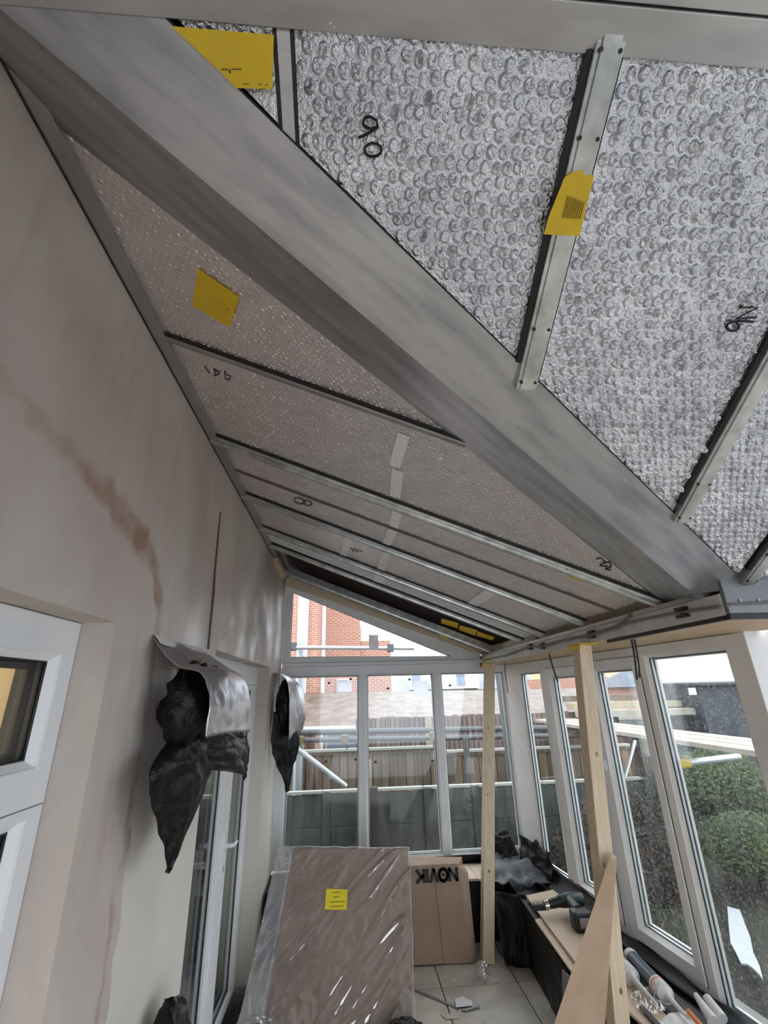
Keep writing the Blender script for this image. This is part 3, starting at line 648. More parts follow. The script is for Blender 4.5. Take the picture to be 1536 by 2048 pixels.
# valley beam
R0, R1 = PB(.18, vb(.18)-.02, -.006), PB(2.24, vb(2.24)-.03, -.006)
fd = Vector((2.014, 1.309, -.767)); F0 = Vector((.108, .47, 3.116))-fd*.075; F1 = Vector((2.122, 1.779, 2.349))+fd*.045
L0, L1 = PA(-.0, .69, -.004), PA(2.28, 2.14, -.004)
vt = thing('valley_beam', (F0+F1)/2, 'broad folded metal valley beam running diagonally across the roof', 'beam')
b = MB(); n = 24
for A0, A1, B0, B1 in ((R0, R1, F0, F1), (F0, F1, L0, L1)):
    G = [[A0.lerp(A1, i/n), B0.lerp(B1, i/n)] for i in range(n+1)]; b.grid(G)
b.grid([[R0.lerp(R1, i/n), R0.lerp(R1, i/n)+NB*.05] for i in range(n+1)]); b.grid([[L0.lerp(L1, i/n), L0.lerp(L1, i/n)+NA*.05] for i in range(n+1)])
make('folded_sheet', b, 'valley', vt)
b = MB(); eR = (R1-R0).normalized(); b.beam(R0, R1, [(-.001, .02), (-.001, -.002), (.003, -.002), (.003, .02)], Vector((eR.y, -eR.x, 0)).normalized()*-1*-1, NB)
make('edge_seal', b, 'rubber', vt)
# ridge beam
rt = thing('ridge_beam', (2.3, .4, 3.12), 'wide flat metal ridge beam across the top of the view', 'beam')
make('bottom_face', MB().box((.0, .392, 3.118), (4.6, .462, 3.19)), 'steel', rt, bevel=.002)
make('bottom_face', MB().box((.0, .18, 3.121), (4.6, .389, 3.19)), 'steel', rt, bevel=.002)
for x, y in ((.32, .43), (.11, .44)): make('screw', MB().tube([(x, y, 3.119), (x, y, 3.115)], .006, 10), 'chrome', rt)
# wall plate
wpr = thing('wall_plate', (.02, 3, 3.22), 'long grey metal wall plate along the top of the plaster wall', 'metal plate')
make('channel', MB().box((.001, .35, 3.214), (.045, L-.02, 3.232)).box((.037, .35, 3.232), (.045, L-.02, 3.29)), 'plate', wpr, bevel=.0015)
make('seal', MB().box((.001, .35, 3.210), (.005, L-.02, 3.214)), 'rubber', wpr)
for y in (.68, 1.25, 1.9, 2.6): make('screw', MB().tube([(.024, y, 3.214), (.024, y, 3.210)], .005, 8), 'chrome', wpr)
make('offcut', MB().box((.0, 0, 0), (.045, .62, .07)) if False else MB().hexa([(.001, 4.3, 3.16), (.05, 4.3, 3.16), (.05, 4.9, 3.16), (.001, 4.9, 3.16), (.001, 4.3, 3.21), (.05, 4.3, 3.21), (.05, 4.9, 3.21), (.001, 4.9, 3.21)]), 'ply', None, label='short pale timber block under the wall plate near the gable', cat='timber block')
# eaves beam of the lean-to, with clipped cable
ev = thing('eaves_beam', (2.24, 3.5, 2.24), 'long pale dusty eaves beam over the right hand windows', 'beam')
make('inner_face', MB().box((2.2, 1.722, 2.2395), (2.3, L-.002, 2.325)), mat('dusty_grey_metal', (.66, .62, .59), .55, .1, c2=(.52, .49, .47), ns=7), ev, bevel=.003)
make('top_lip', MB().box((2.194, 1.80, 2.325), (2.3, L-.002, 2.345)), 'plate', ev)
make('end_cap', MB().box((2.19, L-.02, 2.225), (2.2, L-.004, 2.33)), 'black', ev)
make('lower_seal', MB().box((2.203, 1.735, 2.222), (2.225, 2.62, 2.2385)), 'rubber', ev)
sticker_p = MB().box((2.1975, 4.86, 2.262), (2.1998, 5.12, 2.305)); make('label', sticker_p, 'yellow2', ev, label='small yellow label at the far end')
er = thing('eaves_beam', (3.4, 1.72, 2.24), 'deep grey return eaves beam at the right edge', 'beam')
make('front_face', MB().box((2.203, 1.70, 2.243), (4.6, 1.722, 2.407)), mat('slate_grey_metal', (.20, .205, .22), .5, .6, c2=(.25, .255, .27), ns=5), er, bevel=.003)
make('lower_seal', MB().box((2.205, 1.704, 2.222), (4.6, 1.73, 2.2425)), 'rubber', er)
make('corner_gusset', MB().prism([(2.203, 1.716, 2.407), (2.203, 1.716, 2.335), (2.10, 1.80, 2.335)], (.006, .008, 0)), mat('gusset_metal', (.16, .175, .165), .5, .4), er)
for x in (2.26, 2.34, 2.42): make('rivet', MB().tube([(x, 1.701, 2.292), (x, 1.696, 2.292)], .006, 8), 'plate', er)
cb = thing('electric_cable', (2.19, 3.4, 2.3), 'grey twin cable clipped along the eaves beam', 'cable')
cp_ = [(2.191, 5.12, 2.287), (2.19, 4.4, 2.283), (2.19, 3.75, 2.305), (2.19, 3.5, 2.288), (2.19, 3.13, 2.292), (2.19, 2.77, 2.286), (2.19, 2.43, 2.297), (2.19, 2.25, 2.297), (2.19, 1.94, 2.287), (2.19, 1.72, 2.272)]
make('sheath', MB().tube(cp_, .007, 8).tube([(x, y, z-.008+.006*math.sin(i*2.4)) for i, (x, y, z) in enumerate(cp_[1:7])], .006, 8), 'cable', cb, smooth=True)
make('run_on', MB().tube([(2.2, 1.705, 2.272), (2.21, 1.694, 2.276), (2.5, 1.692, 2.29), (4.5, 1.692, 2.29)], .006, 8), 'cable', cb, smooth=True)
make('loop', MB().tube([(2.19, 2.45, 2.30), (2.186, 2.36, 2.315), (2.186, 2.33, 2.335), (2.2, 2.33, 2.352)], .006, 8), 'cable', cb, smooth=True)
for i, y in enumerate((1.94, 2.75, 3.5, 3.75)):
    z = (2.287, 2.286, 2.288, 2.305)[i]
    make('cable_clip', MB().box((2.176, y-.03, z+.008), (2.2, y+.03, z+.020)).box((2.176, y-.03, z-.024), (2.2, y+.03, z-.012)).box((2.19, y-.015, z-.014), (2.2, y+.015, z+.01)), 'black', cb)
# loose wires through the soffit
for (a, m_, e), lb in zip([((2.353, 2.619, 2.236), (2.38, 2.66, 2.15), (2.385, 2.70, 2.02)), ((2.30, 3.66, 2.236), (2.33, 3.70, 2.13), (2.345, 3.68, 2.03)), ((2.34, 4.90, 2.236), (2.36, 4.97, 2.10), (2.37, 4.97, 1.95))], ['loose black wires hanging from the soffit by the large near window', 'loose black wire hanging between the two timber props', 'thin loose wire hanging from the soffit beside the far prop']):
    A, Bm, E_ = map(Vector, (a, m_, e)); pts = [A.lerp(Bm, t).lerp(Bm.lerp(E_, t), t) for t in [i/8 for i in range(9)]]
    t_ = thing('loose_wire', a, lb, 'wire', 'loose wires hanging from the soffit')
    make('core', MB().tube(pts, .006, 7), 'cable' if a[1] > 4 else 'black', t_, smooth=True)
    if a[1] < 3: make('core', MB().tube([p+Vector((.012, -.01, .012*math.sin(i))) for i, p in enumerate(pts)], .005, 7), 'black', t_, smooth=True)
# ================================================================ TIMBER PROPS
def prop(top, base, w_, d_, label, tapey):
    T, Bq = Vector(top), Vector(base); ax = (T-Bq).normalized(); s = Vector((1, 0, 0)); s = (s-ax*s.dot(ax)).normalized(); d = ax.cross(s)
    rt_ = thing('timber_prop', base, label, 'timber prop')
    make('stud', MB().beam(Bq, T, [(-w_, -d_), (w_, -d_), (w_, d_), (-w_, d_)], s, d), 'pine', rt_, bevel=.004)
    make('packing_tape', MB().box((top[0]-w_*1.3, top[1]-d_*1.6, top[2]-.002), (top[0]+w_*1.5, top[1]+d_*1.4, top[2]+.004)).box((top[0]-w_*1.3, top[1]-d_*1.6, top[2]-.03), (top[0]-w_*1.2, top[1]+d_*1.4, top[2])), 'yellow', rt_, label='scrap of yellow tape')
    for k in range(3):
        q = Bq.lerp(T, .25+.24*k)-d*(d_*1.003)*(1)+s*random.uniform(-.4, .4)*w_
        make('knot', MB().ball(q, (.009, .003, .014), 10, 6), mat('knot', (.25, .14, .07), .7) if k == 0 else MT['board'], rt_, smooth='all')
prop((2.19, 4.93, 2.234), (1.815, 4.56, 0), .046, .05, 'far pale timber prop at the end of the eaves beam', 1)
prop((2.175, 2.87, 2.234), (2.065, 3.03, 0), .040, .048, 'nearer pale timber prop standing in front of the bench', 1)
pk = thing('plywood_offcut', (1.75, 2.82, 0), 'long pointed triangular plywood offcut leaning against the nearer prop', 'board')
tip = Vector((2.118, 2.83, 1.151)); bl = Vector((1.40, 2.70, 0)); br_ = Vector((1.72, 2.70, 0))
bl = tip+(Vector((1.70, 2.8, .527))-Vector((2.11, 2.8, 1.151)))*1.84; br_ = tip+(Vector((1.929, 2.8, .512))-Vector((2.118, 2.8, 1.137)))*1.79
make('face', MB().prism([tip+Vector((-.008, 0, 0)), bl, Vector((br_.x, br_.y, br_.z)), tip+Vector((.006, 0, -.02))], (.035, .03, 0)), 'board', pk)
# ================================================================ BENCH AND ITS BOARDS
def fbm(p, o=4):
    a = 0; k = 1
    for i in range(o): a += noise.noise(p*k)/k; k *= 2
    return a
def sheet(corners, nu, nv, amp, freq, seed, stretch=(1, 1), ridge=True, dirn=None):
    A, Bc, Cc, Dc = map(Vector, corners); nrm = dirn or (Bc-A).cross(Dc-A).normalized(); G = []
    for i in range(nu+1):
        row = []
        for j in range(nv+1):
            s, t = i/nu, j/nv; p = A.lerp(Bc, s).lerp(Dc.lerp(Cc, s), t)
            q = Vector((s*freq*stretch[0], t*freq*stretch[1], seed)); h = fbm(q)
            if ridge: h = (1-abs(noise.noise(q*1.3)))*.8+h*.5-.7
            row.append(p+nrm*h*amp)
        G.append(row)
    return G
bf = lambda y: 2.14+(y-4.5)*.08
bn = thing('window_bench', (2.3, 4, 0), 'low black sheeted bench under the right hand windows', 'bench')
make('carcass', MB().hexa([(bf(3.36), 3.36, 0), (WX(3.36)-.01, 3.36, 0), (WX(L)-.02, L-.01, 0), (bf(4.82), L-.01, 0), (bf(3.36), 3.36, .405), (WX(3.36)-.01, 3.36, .405), (WX(L)-.02, L-.01, .405), (bf(4.82), L-.01, .405)]), 'dpm', bn)
make('carcass', MB().hexa([(2.24, 2.42, 0), (WX(2.42)-.01, 2.42, 0), (WX(3.36)-.012, 3.355, 0), (2.24, 3.355, 0), (2.24, 2.42, .405), (WX(2.42)-.01, 2.42, .405), (WX(3.36)-.012, 3.355, .405), (2.24, 3.355, .405)]), 'dpm', bn)
make('front_sheet', MB().grid(sheet([(bf(3.5)-.012, 3.5, .004), (bf(4.8)-.012, 4.8, .004), (bf(4.8)-.015, 4.8, .40), (bf(3.5)-.015, 3.5, .40)], 40, 14, .018, 5, 3.3)), 'dpm', bn, smooth='all')
eb = thing('end_bench', (1.0, 5.05, 0), 'low black sheeted bench under the end window', 'bench')
make('carcass', MB().box((.03, 4.86, 0), (2.10, L-.01, .43)), 'dpm', eb)
make('top_board', MB().box((1.2, 4.84, .431), (1.86, 5.22, .448)), 'board_top', eb); make('top_board', MB().box((1.865, 4.83, .431), (2.13, 5.22, .446)), 'board_top', eb)
make('upstand_sheet', MB().grid(sheet([(.2, 5.245, .44), (2.38, 5.245, .44), (2.38, 5.225, .515), (.2, 5.225, .515)], 50, 6, .012, 9, 7.7, (2, 1))), 'dpm', eb, smooth='all')
make('bench_board', MB().prism([(2.155, 4.46, .425), (2.44, 4.55, .425), (2.46, 4.3, .425), (2.36, 3.45, .425), (2.30, 2.6, .425), (2.21, 2.62, .425), (2.10, 3.48, .425)], (0, 0, .014)), 'board_top', label='long pale hardboard sheet on the bench under the drill', cat='board')
make('bench_board', MB().prism([(2.085, 4.10, .407), (2.135, 4.12, .407), (2.10, 3.38, .407), (2.045, 3.37, .407)], (0, 0, .013)), 'board_top', label='narrow pale board strip along the front edge of the bench', cat='board')
make('grey_sheet', MB().prism([(2.055, 3.56, .375), (2.04, 3.345, .40), (1.99, 3.30, 0), (2.04, 3.62, 0)], (-.018, .004, 0)), mat('grey_board_face', (.22, .22, .235), .6), label='grey felt faced sheet leaning on the near end of the bench', cat='sheet')
make('blue_mark', MB().ball((2.022, 3.49, .30), (.004, .010, .012), 8, 6), 'blue', D.objects['grey_sheet']) if False else None
# black membrane along the foot of the windows
G = []
ys = [L-.02-i*.035 for i in range(84)]
for i, y in enumerate(ys):
    zt = .60 if y > 4.8 else .52+.05*(y-4.1) if y > 3.95 else .43 if y > 3.6 else .36
    zt += .035*noise.noise(Vector((y*2.5, 3, 1)))+(.10*math.exp(-((y-4.93)/.1)**2))
    row = []
    for j in range(9):
        t = j/8; x = WX(y)-.02-.10*(1-t)**2*(1 if y < 4.8 else 1.5)-.03*noise.noise(Vector((y*3, t*2, 5)))-(.04 if j == 8 else 0)*noise.noise(Vector((y*4, 9, 5)))
        row.append((x, y, .428+(max(zt, .44)-.428)*t))
    G.append(row)
make('damp_membrane', MB().grid(G), 'dpm', smooth='all', label='black damp proof membrane turned up below the right hand windows', cat='plastic sheet', solid=.002)
# crumpled sheets in the corner
def lump(c, r_, seed, flat=1, k=.5, seg=26, rings=18):
    G = []; c = Vector(c)
    for i in range(rings+1):
        th = math.pi*i/rings; row = []
        for j in range(seg+1):
            ph = 2*math.pi*(j % seg)/seg; q = Vector((math.sin(th)*math.cos(ph), math.sin(th)*math.sin(ph), math.cos(th)))
            rdg = 1-abs(noise.noise(q*2.2+Vector((seed, 0, 0)))); f_ = 1+k*(rdg-.75)+.25*k*noise.noise(q*5+Vector((0, seed, 0)))
            p = Vector((q.x*r_[0], q.y*r_[1], q.z*r_[2]))*f_; p.z = max(p.z, -r_[2]*.95) if flat else p.z; row.append(c+p)
        G.append(row)
    return MB().grid(G)
def curl(pts, prof, m, name, label, cat, seed, amp=.015):
    pass
make('crumpled_sheet', MB().grid(sheet([(1.95, 4.72, .452), (2.44, 4.62, .47), (2.46, 5.10, .60), (1.98, 5.16, .56)], 26, 20, .075, 3.2, 1.2)), 'greyply', smooth='all', label='grey blue crumpled membrane piled in the bench corner', cat='plastic sheet', solid=.003)
make('crumpled_sheet', MB().grid(sheet([(2.02, 5.08, .50), (2.30, 4.98, .56), (2.26, 5.14, .72), (2.03, 5.18, .665)], 18, 14, .06, 2.6, 8.2)), 'dpm', smooth='all', label='upright black curl of membrane below the end window corner', cat='plastic sheet', solid=.003)
make('crumpled_sheet', MB().grid(sheet([(2.28, 4.95, .47), (2.44, 4.58, .47), (2.47, 4.66, .66), (2.36, 5.06, .70)], 18, 14, .07, 2.8, 4.9)), 'dpm', smooth='all', label='folded black membrane under the narrow corner window', cat='plastic sheet', solid=.003)
make('crumpled_sheet', MB().grid(sheet([(1.93, 4.45, .02), (2.11, 4.38, .02), (2.17, 4.50, .425), (1.93, 4.72, .40)], 20, 18, .06, 3, 6.1)), 'dpm', smooth='all', label='black sheet hanging down the bench corner behind the far prop', cat='plastic sheet', solid=.003)
# ================================================================ DRILL, CARTRIDGES AND LITTER ON THE BENCH
dz = .440
dr = thing('cordless_screwdriver', (2.36, 4.02, dz), 'dark cordless screwdriver with a screw strip lying on the bench', 'drill')
make('battery', MB().box((2.262, 3.80, dz), (2.385, 3.90, dz+.115)), 'drillblack', dr, bevel=.018)
make('battery_label', MB().box((2.295, 3.7975, dz+.03), (2.36, 3.80, dz+.085)), 'label_grey', dr)
make('handle', MB().tube([(2.335, 3.89, dz+.085), (2.34, 3.97, dz+.085), (2.35, 4.06, dz+.085)], [.042, .035, .04], 12), 'drillblack', dr, smooth=True)
make('motor_body', MB().tube([(2.46, 4.09, dz+.085), (2.44, 4.09, dz+.085), (2.33, 4.09, dz+.085), (2.28, 4.09, dz+.08)], [.036, .045, .045, .038], 14), 'drillbody', dr, smooth=True)
make('nose', MB().tube([(2.285, 4.09, dz+.08), (2.22, 4.09, dz+.07), (2.19, 4.09, dz+.065)], [.034, .03, .026], 14), 'drillblack', dr, smooth=True)
make('chuck', MB().tube([(2.195, 4.09, dz+.065), (2.165, 4.09, dz+.062)], [.030, .026], 14), 'chrome', dr, smooth=True)
st = make('screw_strip', MB().box((2.07, 4.075, dz+.035), (2.20, 4.10, dz+.072)), 'drillblack', dr, bevel=.006)
for k in range(8): make('screw', MB().tube([(2.080+k*.014, 4.085, dz+.068), (2.078+k*.014, 4.085, dz+.10)], [.006, .002], 6), 'label_grey', st)
make('pencil', MB().tube([(2.43, 3.96, dz+.012), (2.385, 3.72, dz+.012)], .012, 6), 'orange', label='orange carpenters pencil lying beside the screwdriver', cat='pencil')
def cart(a, bq, r_, label):
    A, Bq = Vector(a), Vector(bq); ax = (Bq-A).normalized()
    t_ = thing('sealant_cartridge', a, label, 'cartridge', 'sealant cartridges on the bench')
    make('barrel', MB().tube([A, A.lerp(Bq, .62)], r_, 18), 'tube', t_, smooth=True)
    make('collar', MB().tube([A.lerp(Bq, .60), A.lerp(Bq, .80)], r_*1.06, 18), 'nozzle', t_, smooth=True)
    make('red_band', MB().tube([A.lerp(Bq, .64), A.lerp(Bq, .66)], r_*1.08, 18), 'orange', t_, smooth=True)
    make('end_cap', MB().tube([A-ax*.02, A+ax*.015], r_*1.05, 18), 'nozzle', t_, smooth=True)
    make('nozzle', MB().tube([A.lerp(Bq, .80), A.lerp(Bq, .84), A.lerp(Bq, 1.0), A.lerp(Bq, 1.25)], [r_*.9, r_*.4, r_*.28, r_*.15], 12), 'nozzle', t_, smooth=True)
cart((2.33, 3.66, .475), (2.30, 3.11, .475), .042, 'sealant cartridge lying half behind the nearer prop')
cart((2.415, 3.40, .475), (2.385, 2.96, .475), .040, 'sealant cartridge lying closest to the window foot')
make('plastic_bag', MB().grid(sheet([(2.22, 3.12, .45), (2.36, 3.16, .46), (2.35, 2.98, .46), (2.20, 2.96, .45)], 18, 18, .045, 4, 2.2, dirn=Vector((0, 0, 1)))), 'film', smooth='all', label='clear crumpled plastic bag in front of the cartridges', cat='plastic bag')
make('packaging', MB().grid(sheet([(2.24, 2.92, .45), (2.42, 2.95, .46), (2.40, 2.72, .46), (2.22, 2.70, .45)], 16, 16, .02, 3, 9.2, dirn=Vector((0, 0, 1)))), 'paper', smooth='all', label='white packaging with an orange mark at the bottom edge', cat='packaging', solid=.002)
make('orange_handle', MB().tube([(2.395, 2.88, .49), (2.375, 2.72, .49)], .012, 8), 'orange', smooth=True, label='orange handle lying on the white packaging', cat='tool')
make('spare_nozzle', MB().tube([(2.50, 2.86, .455), (2.51, 2.98, .50)], [.03, .012], 10), 'nozzle', smooth=True, label='slimmer of the two white spare nozzles on the black membrane', cat='nozzle', group='spare nozzles by the window foot')
make('spare_nozzle', MB().tube([(2.555, 2.87, .455), (2.56, 2.97, .49)], [.028, .02], 10), 'nozzle', smooth=True, label='stubbier white spare nozzle nearest the window foot', cat='nozzle', group='spare nozzles by the window foot')
make('utility_knife', MB().box((2.215, 2.78, .440), (2.245, 3.02, .455)), 'drillblack', label='thin dark knife on the bench beside the nearer prop', cat='knife', bevel=.004)
# ================================================================ WRAPPED PANEL STACK AND CARDBOARD BOX
ps = thing('wrapped_panel', (.65, 4.2, 0), 'large flat brown panel wrapped in clear film leaning on the box', 'panel')
BL, BR, TL, TR = Vector((.19, 3.93, 0)), Vector((1.135, 3.87, 0)), Vector((.285, 4.47, .835)), Vector((1.212, 4.47, .785))
nP = (BR-BL).cross(TL-BL).normalized()
if nP.y > 0: nP = -nP
make('board', MB().prism([BL, BR, TR, TL], -nP*.05), 'card', ps)
b = MB()
G = []; NU, NV = 150, 130
wBL, wBR, wTL, wTR = Vector((.03, 3.93, 0)), Vector((1.15, 3.865, 0)), Vector((.175, 4.465, .848)), Vector((1.222, 4.462, .795))
for i in range(NU+1):
    row = []
    for j in range(NV+1):
        s, t = i/NU, j/NV; p = wBL.lerp(wBR, s).lerp(wTL.lerp(wTR, s), t)
        d = s*1.15+t*.0; u_ = (s*.80-t*.62); v_ = (s*.62+t*.80)
        q = Vector((u_*11, v_*1.5, 2.7)); h = max(0, 1-abs(noise.noise(q))*3.6)**2*.014*(.35+.8*s)*max(0, noise.noise(Vector((u_*3, v_*3.5, 8)))+.55)
        q2 = Vector((s*8, t*5, 9)); h += .006*noise.noise(q2)+.004*abs(noise.noise(q2*2.3))
        row.append(p+nP*(.012+h))
    G.append(row)
b.grid(G)
make('film_wrap', b, 'film', ps, smooth='all', label='clear creased film')
G = []
for i in range(13):
    row = []
    for j in range(61):
        p = Vector((.025, 3.935, 0)).lerp(Vector((.19, 3.93, 0)), i/12).lerp(Vector((.17, 4.468, .85)).lerp(Vector((.29, 4.468, .842)), i/12), j/60)
        row.append(p+nP*(.016+.008*noise.noise(Vector((i*.33, j*.11, 3)))))
    G.append(row)
make('film_skirt', MB().grid(G), 'filmthick', ps, smooth='all', label='doubled milky film edge')
# folded film edges
for a, c, r_ in ((wBR, wTR, .004), (wTL, wTR, .004), (Vector((.17, 3.93, .01)), Vector((.275, 4.46, .845)), .003)):
    make('film_fold', MB().tube([a.lerp(c, k/14)+nP*.018+Vector((random.uniform(-.004, .004), 0, random.uniform(-.004, .004))) for k in range(15)], r_, 6), 'film', ps, smooth='all')
def onp(px, pz):
    # point on the panel face from plan x and height
    t = (pz-BL.z)/(TL.z-BL.z); p = BL.lerp(TL, t); return Vector((px, p.y, pz))
lb = make('label', MB().prism([onp(.562, .598)+nP*.03, onp(.722, .587)+nP*.03, onp(.717, .487)+nP*.03, onp(.555, .495)+nP*.03], nP*.002), 'yellow2', ps, label='bright yellow printed note')
b = MB()
for z0, x0, x1 in ((.580, .61, .67), (.556, .62, .66), (.532, .59, .70), (.510, .59, .69)):
    x = x0
    while x < x1:
        b.prism([onp(x, z0)+nP*.0325, onp(x+.007, z0)+nP*.0325, onp(x+.007, z0-.006)+nP*.0325, onp(x, z0-.006)+nP*.0325], nP*.0005); x += .0105
make('print', b, 'print', lb, kind='stuff')
bx = thing('cardboard_box', (1.4, 4.7, 0), 'upside down brown cardboard box marked NOVIK in black', 'box')
fa, fb_, fc, fd_ = Vector((.98, 4.57, .012)), Vector((1.70, 4.55, .004)), Vector((1.642, 4.56, .648)), Vector((1.0, 4.57, .648))
sd = Vector((.055, .05, 0))
make('body', MB().hexa([fa, fb_, fb_+Vector((.04, .27, 0)), fa+Vector((0, .27, 0)), fd_, fc, fc+Vector((.09, .26, -.03)), fd_+Vector((0, .27, 0))]), 'card', bx, bevel=.006)
make('side_bulge', MB().hexa([fb_, fb_+Vector((.045, .05, .02)), fb_+Vector((.04, .2, .02)), fb_+Vector((0, .2, 0)), fc+Vector((0, .002, -.02)), fc+Vector((.088, .05, -.085)), fc+Vector((.09, .2, -.085)), fc+Vector((.02, .2, -.02))]), 'card', bx, bevel=.01)
fP = lambda x, z: Vector((x, 4.556, z))
make('flap_seam', MB().tube([(1.43, 4.5585, .645), (1.455, 4.5565, .3), (1.474, 4.5545, .01)], .0025, 5), mat('seam_shadow', (.24, .17, .12), .8), bx)
make('flap_crease', MB().tube([(1.05, 4.566, .62), (1.44, 4.559, .62)], .0015, 5), 'board', bx)
# lettering, turned upside down: origin at the right, x runs leftwards
def strokes(mb, segs, x0, z0, w_, h_, th):
    for s in segs:
        for k in range(len(s)-1):
            (ax_, az), (bx_, bz) = s[k], s[k+1]
            A = fP(x0-ax_*w_, z0-az*h_); Bq = fP(x0-bx_*w_, z0-bz*h_); d = (Bq-A).normalized(); n_ = Vector((d.z, 0, -d.x))*th
            e = d*th*.5
            mb.prism([A-e+n_, Bq+e+n_, Bq+e-n_, A-e-n_], (0, -.0025, 0))
LET = {'N': [[(0, 0), (0, 1)], [(0, 1), (1, 0)], [(1, 0), (1, 1)]], 'V': [[(0, 1), (.5, 0), (1, 1)]], 'I': [[(.5, 0), (.5, 1)]], 'K': [[(0, 0), (0, 1)], [(1, 1), (.08, .45)], [(.3, .6), (1, 0)]],
       'O': [[(.5+.58*math.cos(t), .5+.5*math.sin(t)) for t in [2*math.pi*i/16 for i in range(17)]]]}
# the text baseline is at the top because the box stands upside down
x = 1.622
for ch, wd in (('N', .062), ('O', .062), ('V', .056), ('I', .016), ('K', .058)):
    b = MB()
    strokes(b, LET[ch], x, .617, wd, .082, .0118)
    if ch == 'O': b.tube([fP(x-wd*.5, .577)+Vector((0, .002, 0)), fP(x-wd*.5, .577)+Vector((0, -.0025, 0))], .012, 12)
    make('letter', b, 'ink', bx); x -= wd+.020
# ================================================================ LAMP COVERS ON THE WALL
def bez(P, t):
    P = [Vector(p) for p in P]
    while len(P) > 1: P = [P[i].lerp(P[i+1], t) for i in range(len(P)-1)]
    return P[0]
def spline(P, t):
    P = [Vector(p) for p in P]; n = len(P)-1; x = min(t*n, n-1e-6); i = int(x); f = x-i
    a, b_, c, d = P[max(i-1, 0)], P[i], P[i+1], P[min(i+2, n)]
    return .5*((2*b_)+(c-a)*f+(2*a-5*b_+4*c-d)*f*f+(3*b_-a-3*c+d)*f**3)
def loft(curves, nu, nv, amp=0, freq=6, seed=0, dirn=Vector((1, -.3, 0))):
    G = []
    for i in range(nu+1):
        pts = [spline(c, i/nu) for c in curves]; row = []
        for j in range(nv+1):
            p = spline(pts, j/nv); q = Vector((i/nu*freq, j/nv*freq, seed))
            h = (1-abs(noise.noise(q))*2)*.5+.4*noise.noise(q*2.7)
            row.append(p+dirn*h*amp)
        G.append(row)
    return MB().grid(G)
# near cover: silver flap
near = [(.002, 1.776, 2.20), (.05, 1.74, 2.15), (.12, 1.74, 2.09), (.20, 1.74, 2.065), (.245, 1.715, 1.98), (.25, 1.70, 1.865)]
mid = [(.002, 2.08, 2.205), (.06, 2.03, 2.165), (.13, 2.0, 2.115), (.225, 1.99, 2.08), (.27, 1.97, 1.98), (.272, 1.95, 1.86)]
far = [(.002, 2.393, 2.20), (.06, 2.38, 2.165), (.14, 2.36, 2.115), (.22, 2.33, 2.07), (.262, 2.33, 1.97), (.255, 2.44, 1.83)]
f1 = thing('silver_flap', (.1, 2.08, 1.85), 'creased silver flashing flap taped to the wall above the nearer bag', 'flashing', 'silver flaps over the bagged wall lamps')
make('flashing_sheet', loft([near, mid, far], 36, 26, .010, 6, 1.1), 'silver', f1, smooth='all', solid=.002)
make('tape_strip', MB().grid(sheet([(.004, 1.785, 2.21), (.004, 2.39, 2.208), (.05, 2.37, 2.178), (.045, 1.76, 2.168)], 24, 5, .006, 8, 2.2)), 'tape', f1, smooth='all')
# near bag
bt = thing('bagged_lamp', (.1, 2.0, 1.45), 'wall lamp wrapped in a large black bin bag with a long hanging corner', 'wall lamp', 'wall lamps wrapped in black bags')
make('bag', lump((.135, 1.98, 1.95), (.105, .25, .155), 3.1, 0, .5), 'bag', bt, smooth='all')
c1_ = [(.10, 1.84, 1.86), (.10, 1.665, 1.785), (.11, 1.70, 1.68), (.12, 1.80, 1.56), (.125, 1.875, 1.455)]
c2_ = [(.15, 1.85, 1.90), (.18, 1.80, 1.82), (.18, 1.87, 1.72), (.15, 1.92, 1.60), (.13, 1.88, 1.46)]
c3_ = [(.17, 2.02, 1.90), (.19, 1.98, 1.81), (.17, 2.10, 1.73), (.14, 2.15, 1.63), (.128, 1.885, 1.462)]
make('bag_tail', loft([c1_, c2_, c3_], 36, 26, .020, 5, 6.6), 'bag', bt, smooth='all', solid=.003)
e1 = [(.15, 1.95, 1.86), (.15, 1.95, 1.80), (.16, 2.0, 1.735)]; e2 = [(.19, 2.15, 1.86), (.22, 2.18, 1.78), (.21, 2.2, 1.70)]; e3 = [(.20, 2.35, 1.86), (.23, 2.42, 1.77), (.225, 2.50, 1.64)]; e4 = [(.20, 2.42, 1.84), (.225, 2.55, 1.76), (.21, 2.58, 1.61)]
make('bag_tail', loft([e1, e2, e3, e4], 18, 26, .024, 5, 2.9), 'bag', bt, smooth='all', solid=.003)
make('lamp_wire', MB().tube([(.0, 2.02, 2.10), (.03, 2.0, 2.11), (.06, 1.985, 2.08), (.07, 1.975, 2.03)], .006, 7).tube([(.0, 2.0, 2.105), (.035, 1.985, 2.10), (.055, 1.965, 2.06), (.06, 1.96, 2.02)], .006, 7), mat('tan_flex', (.62, .45, .24), .5), bt, smooth=True, label='tan flex from the wall')
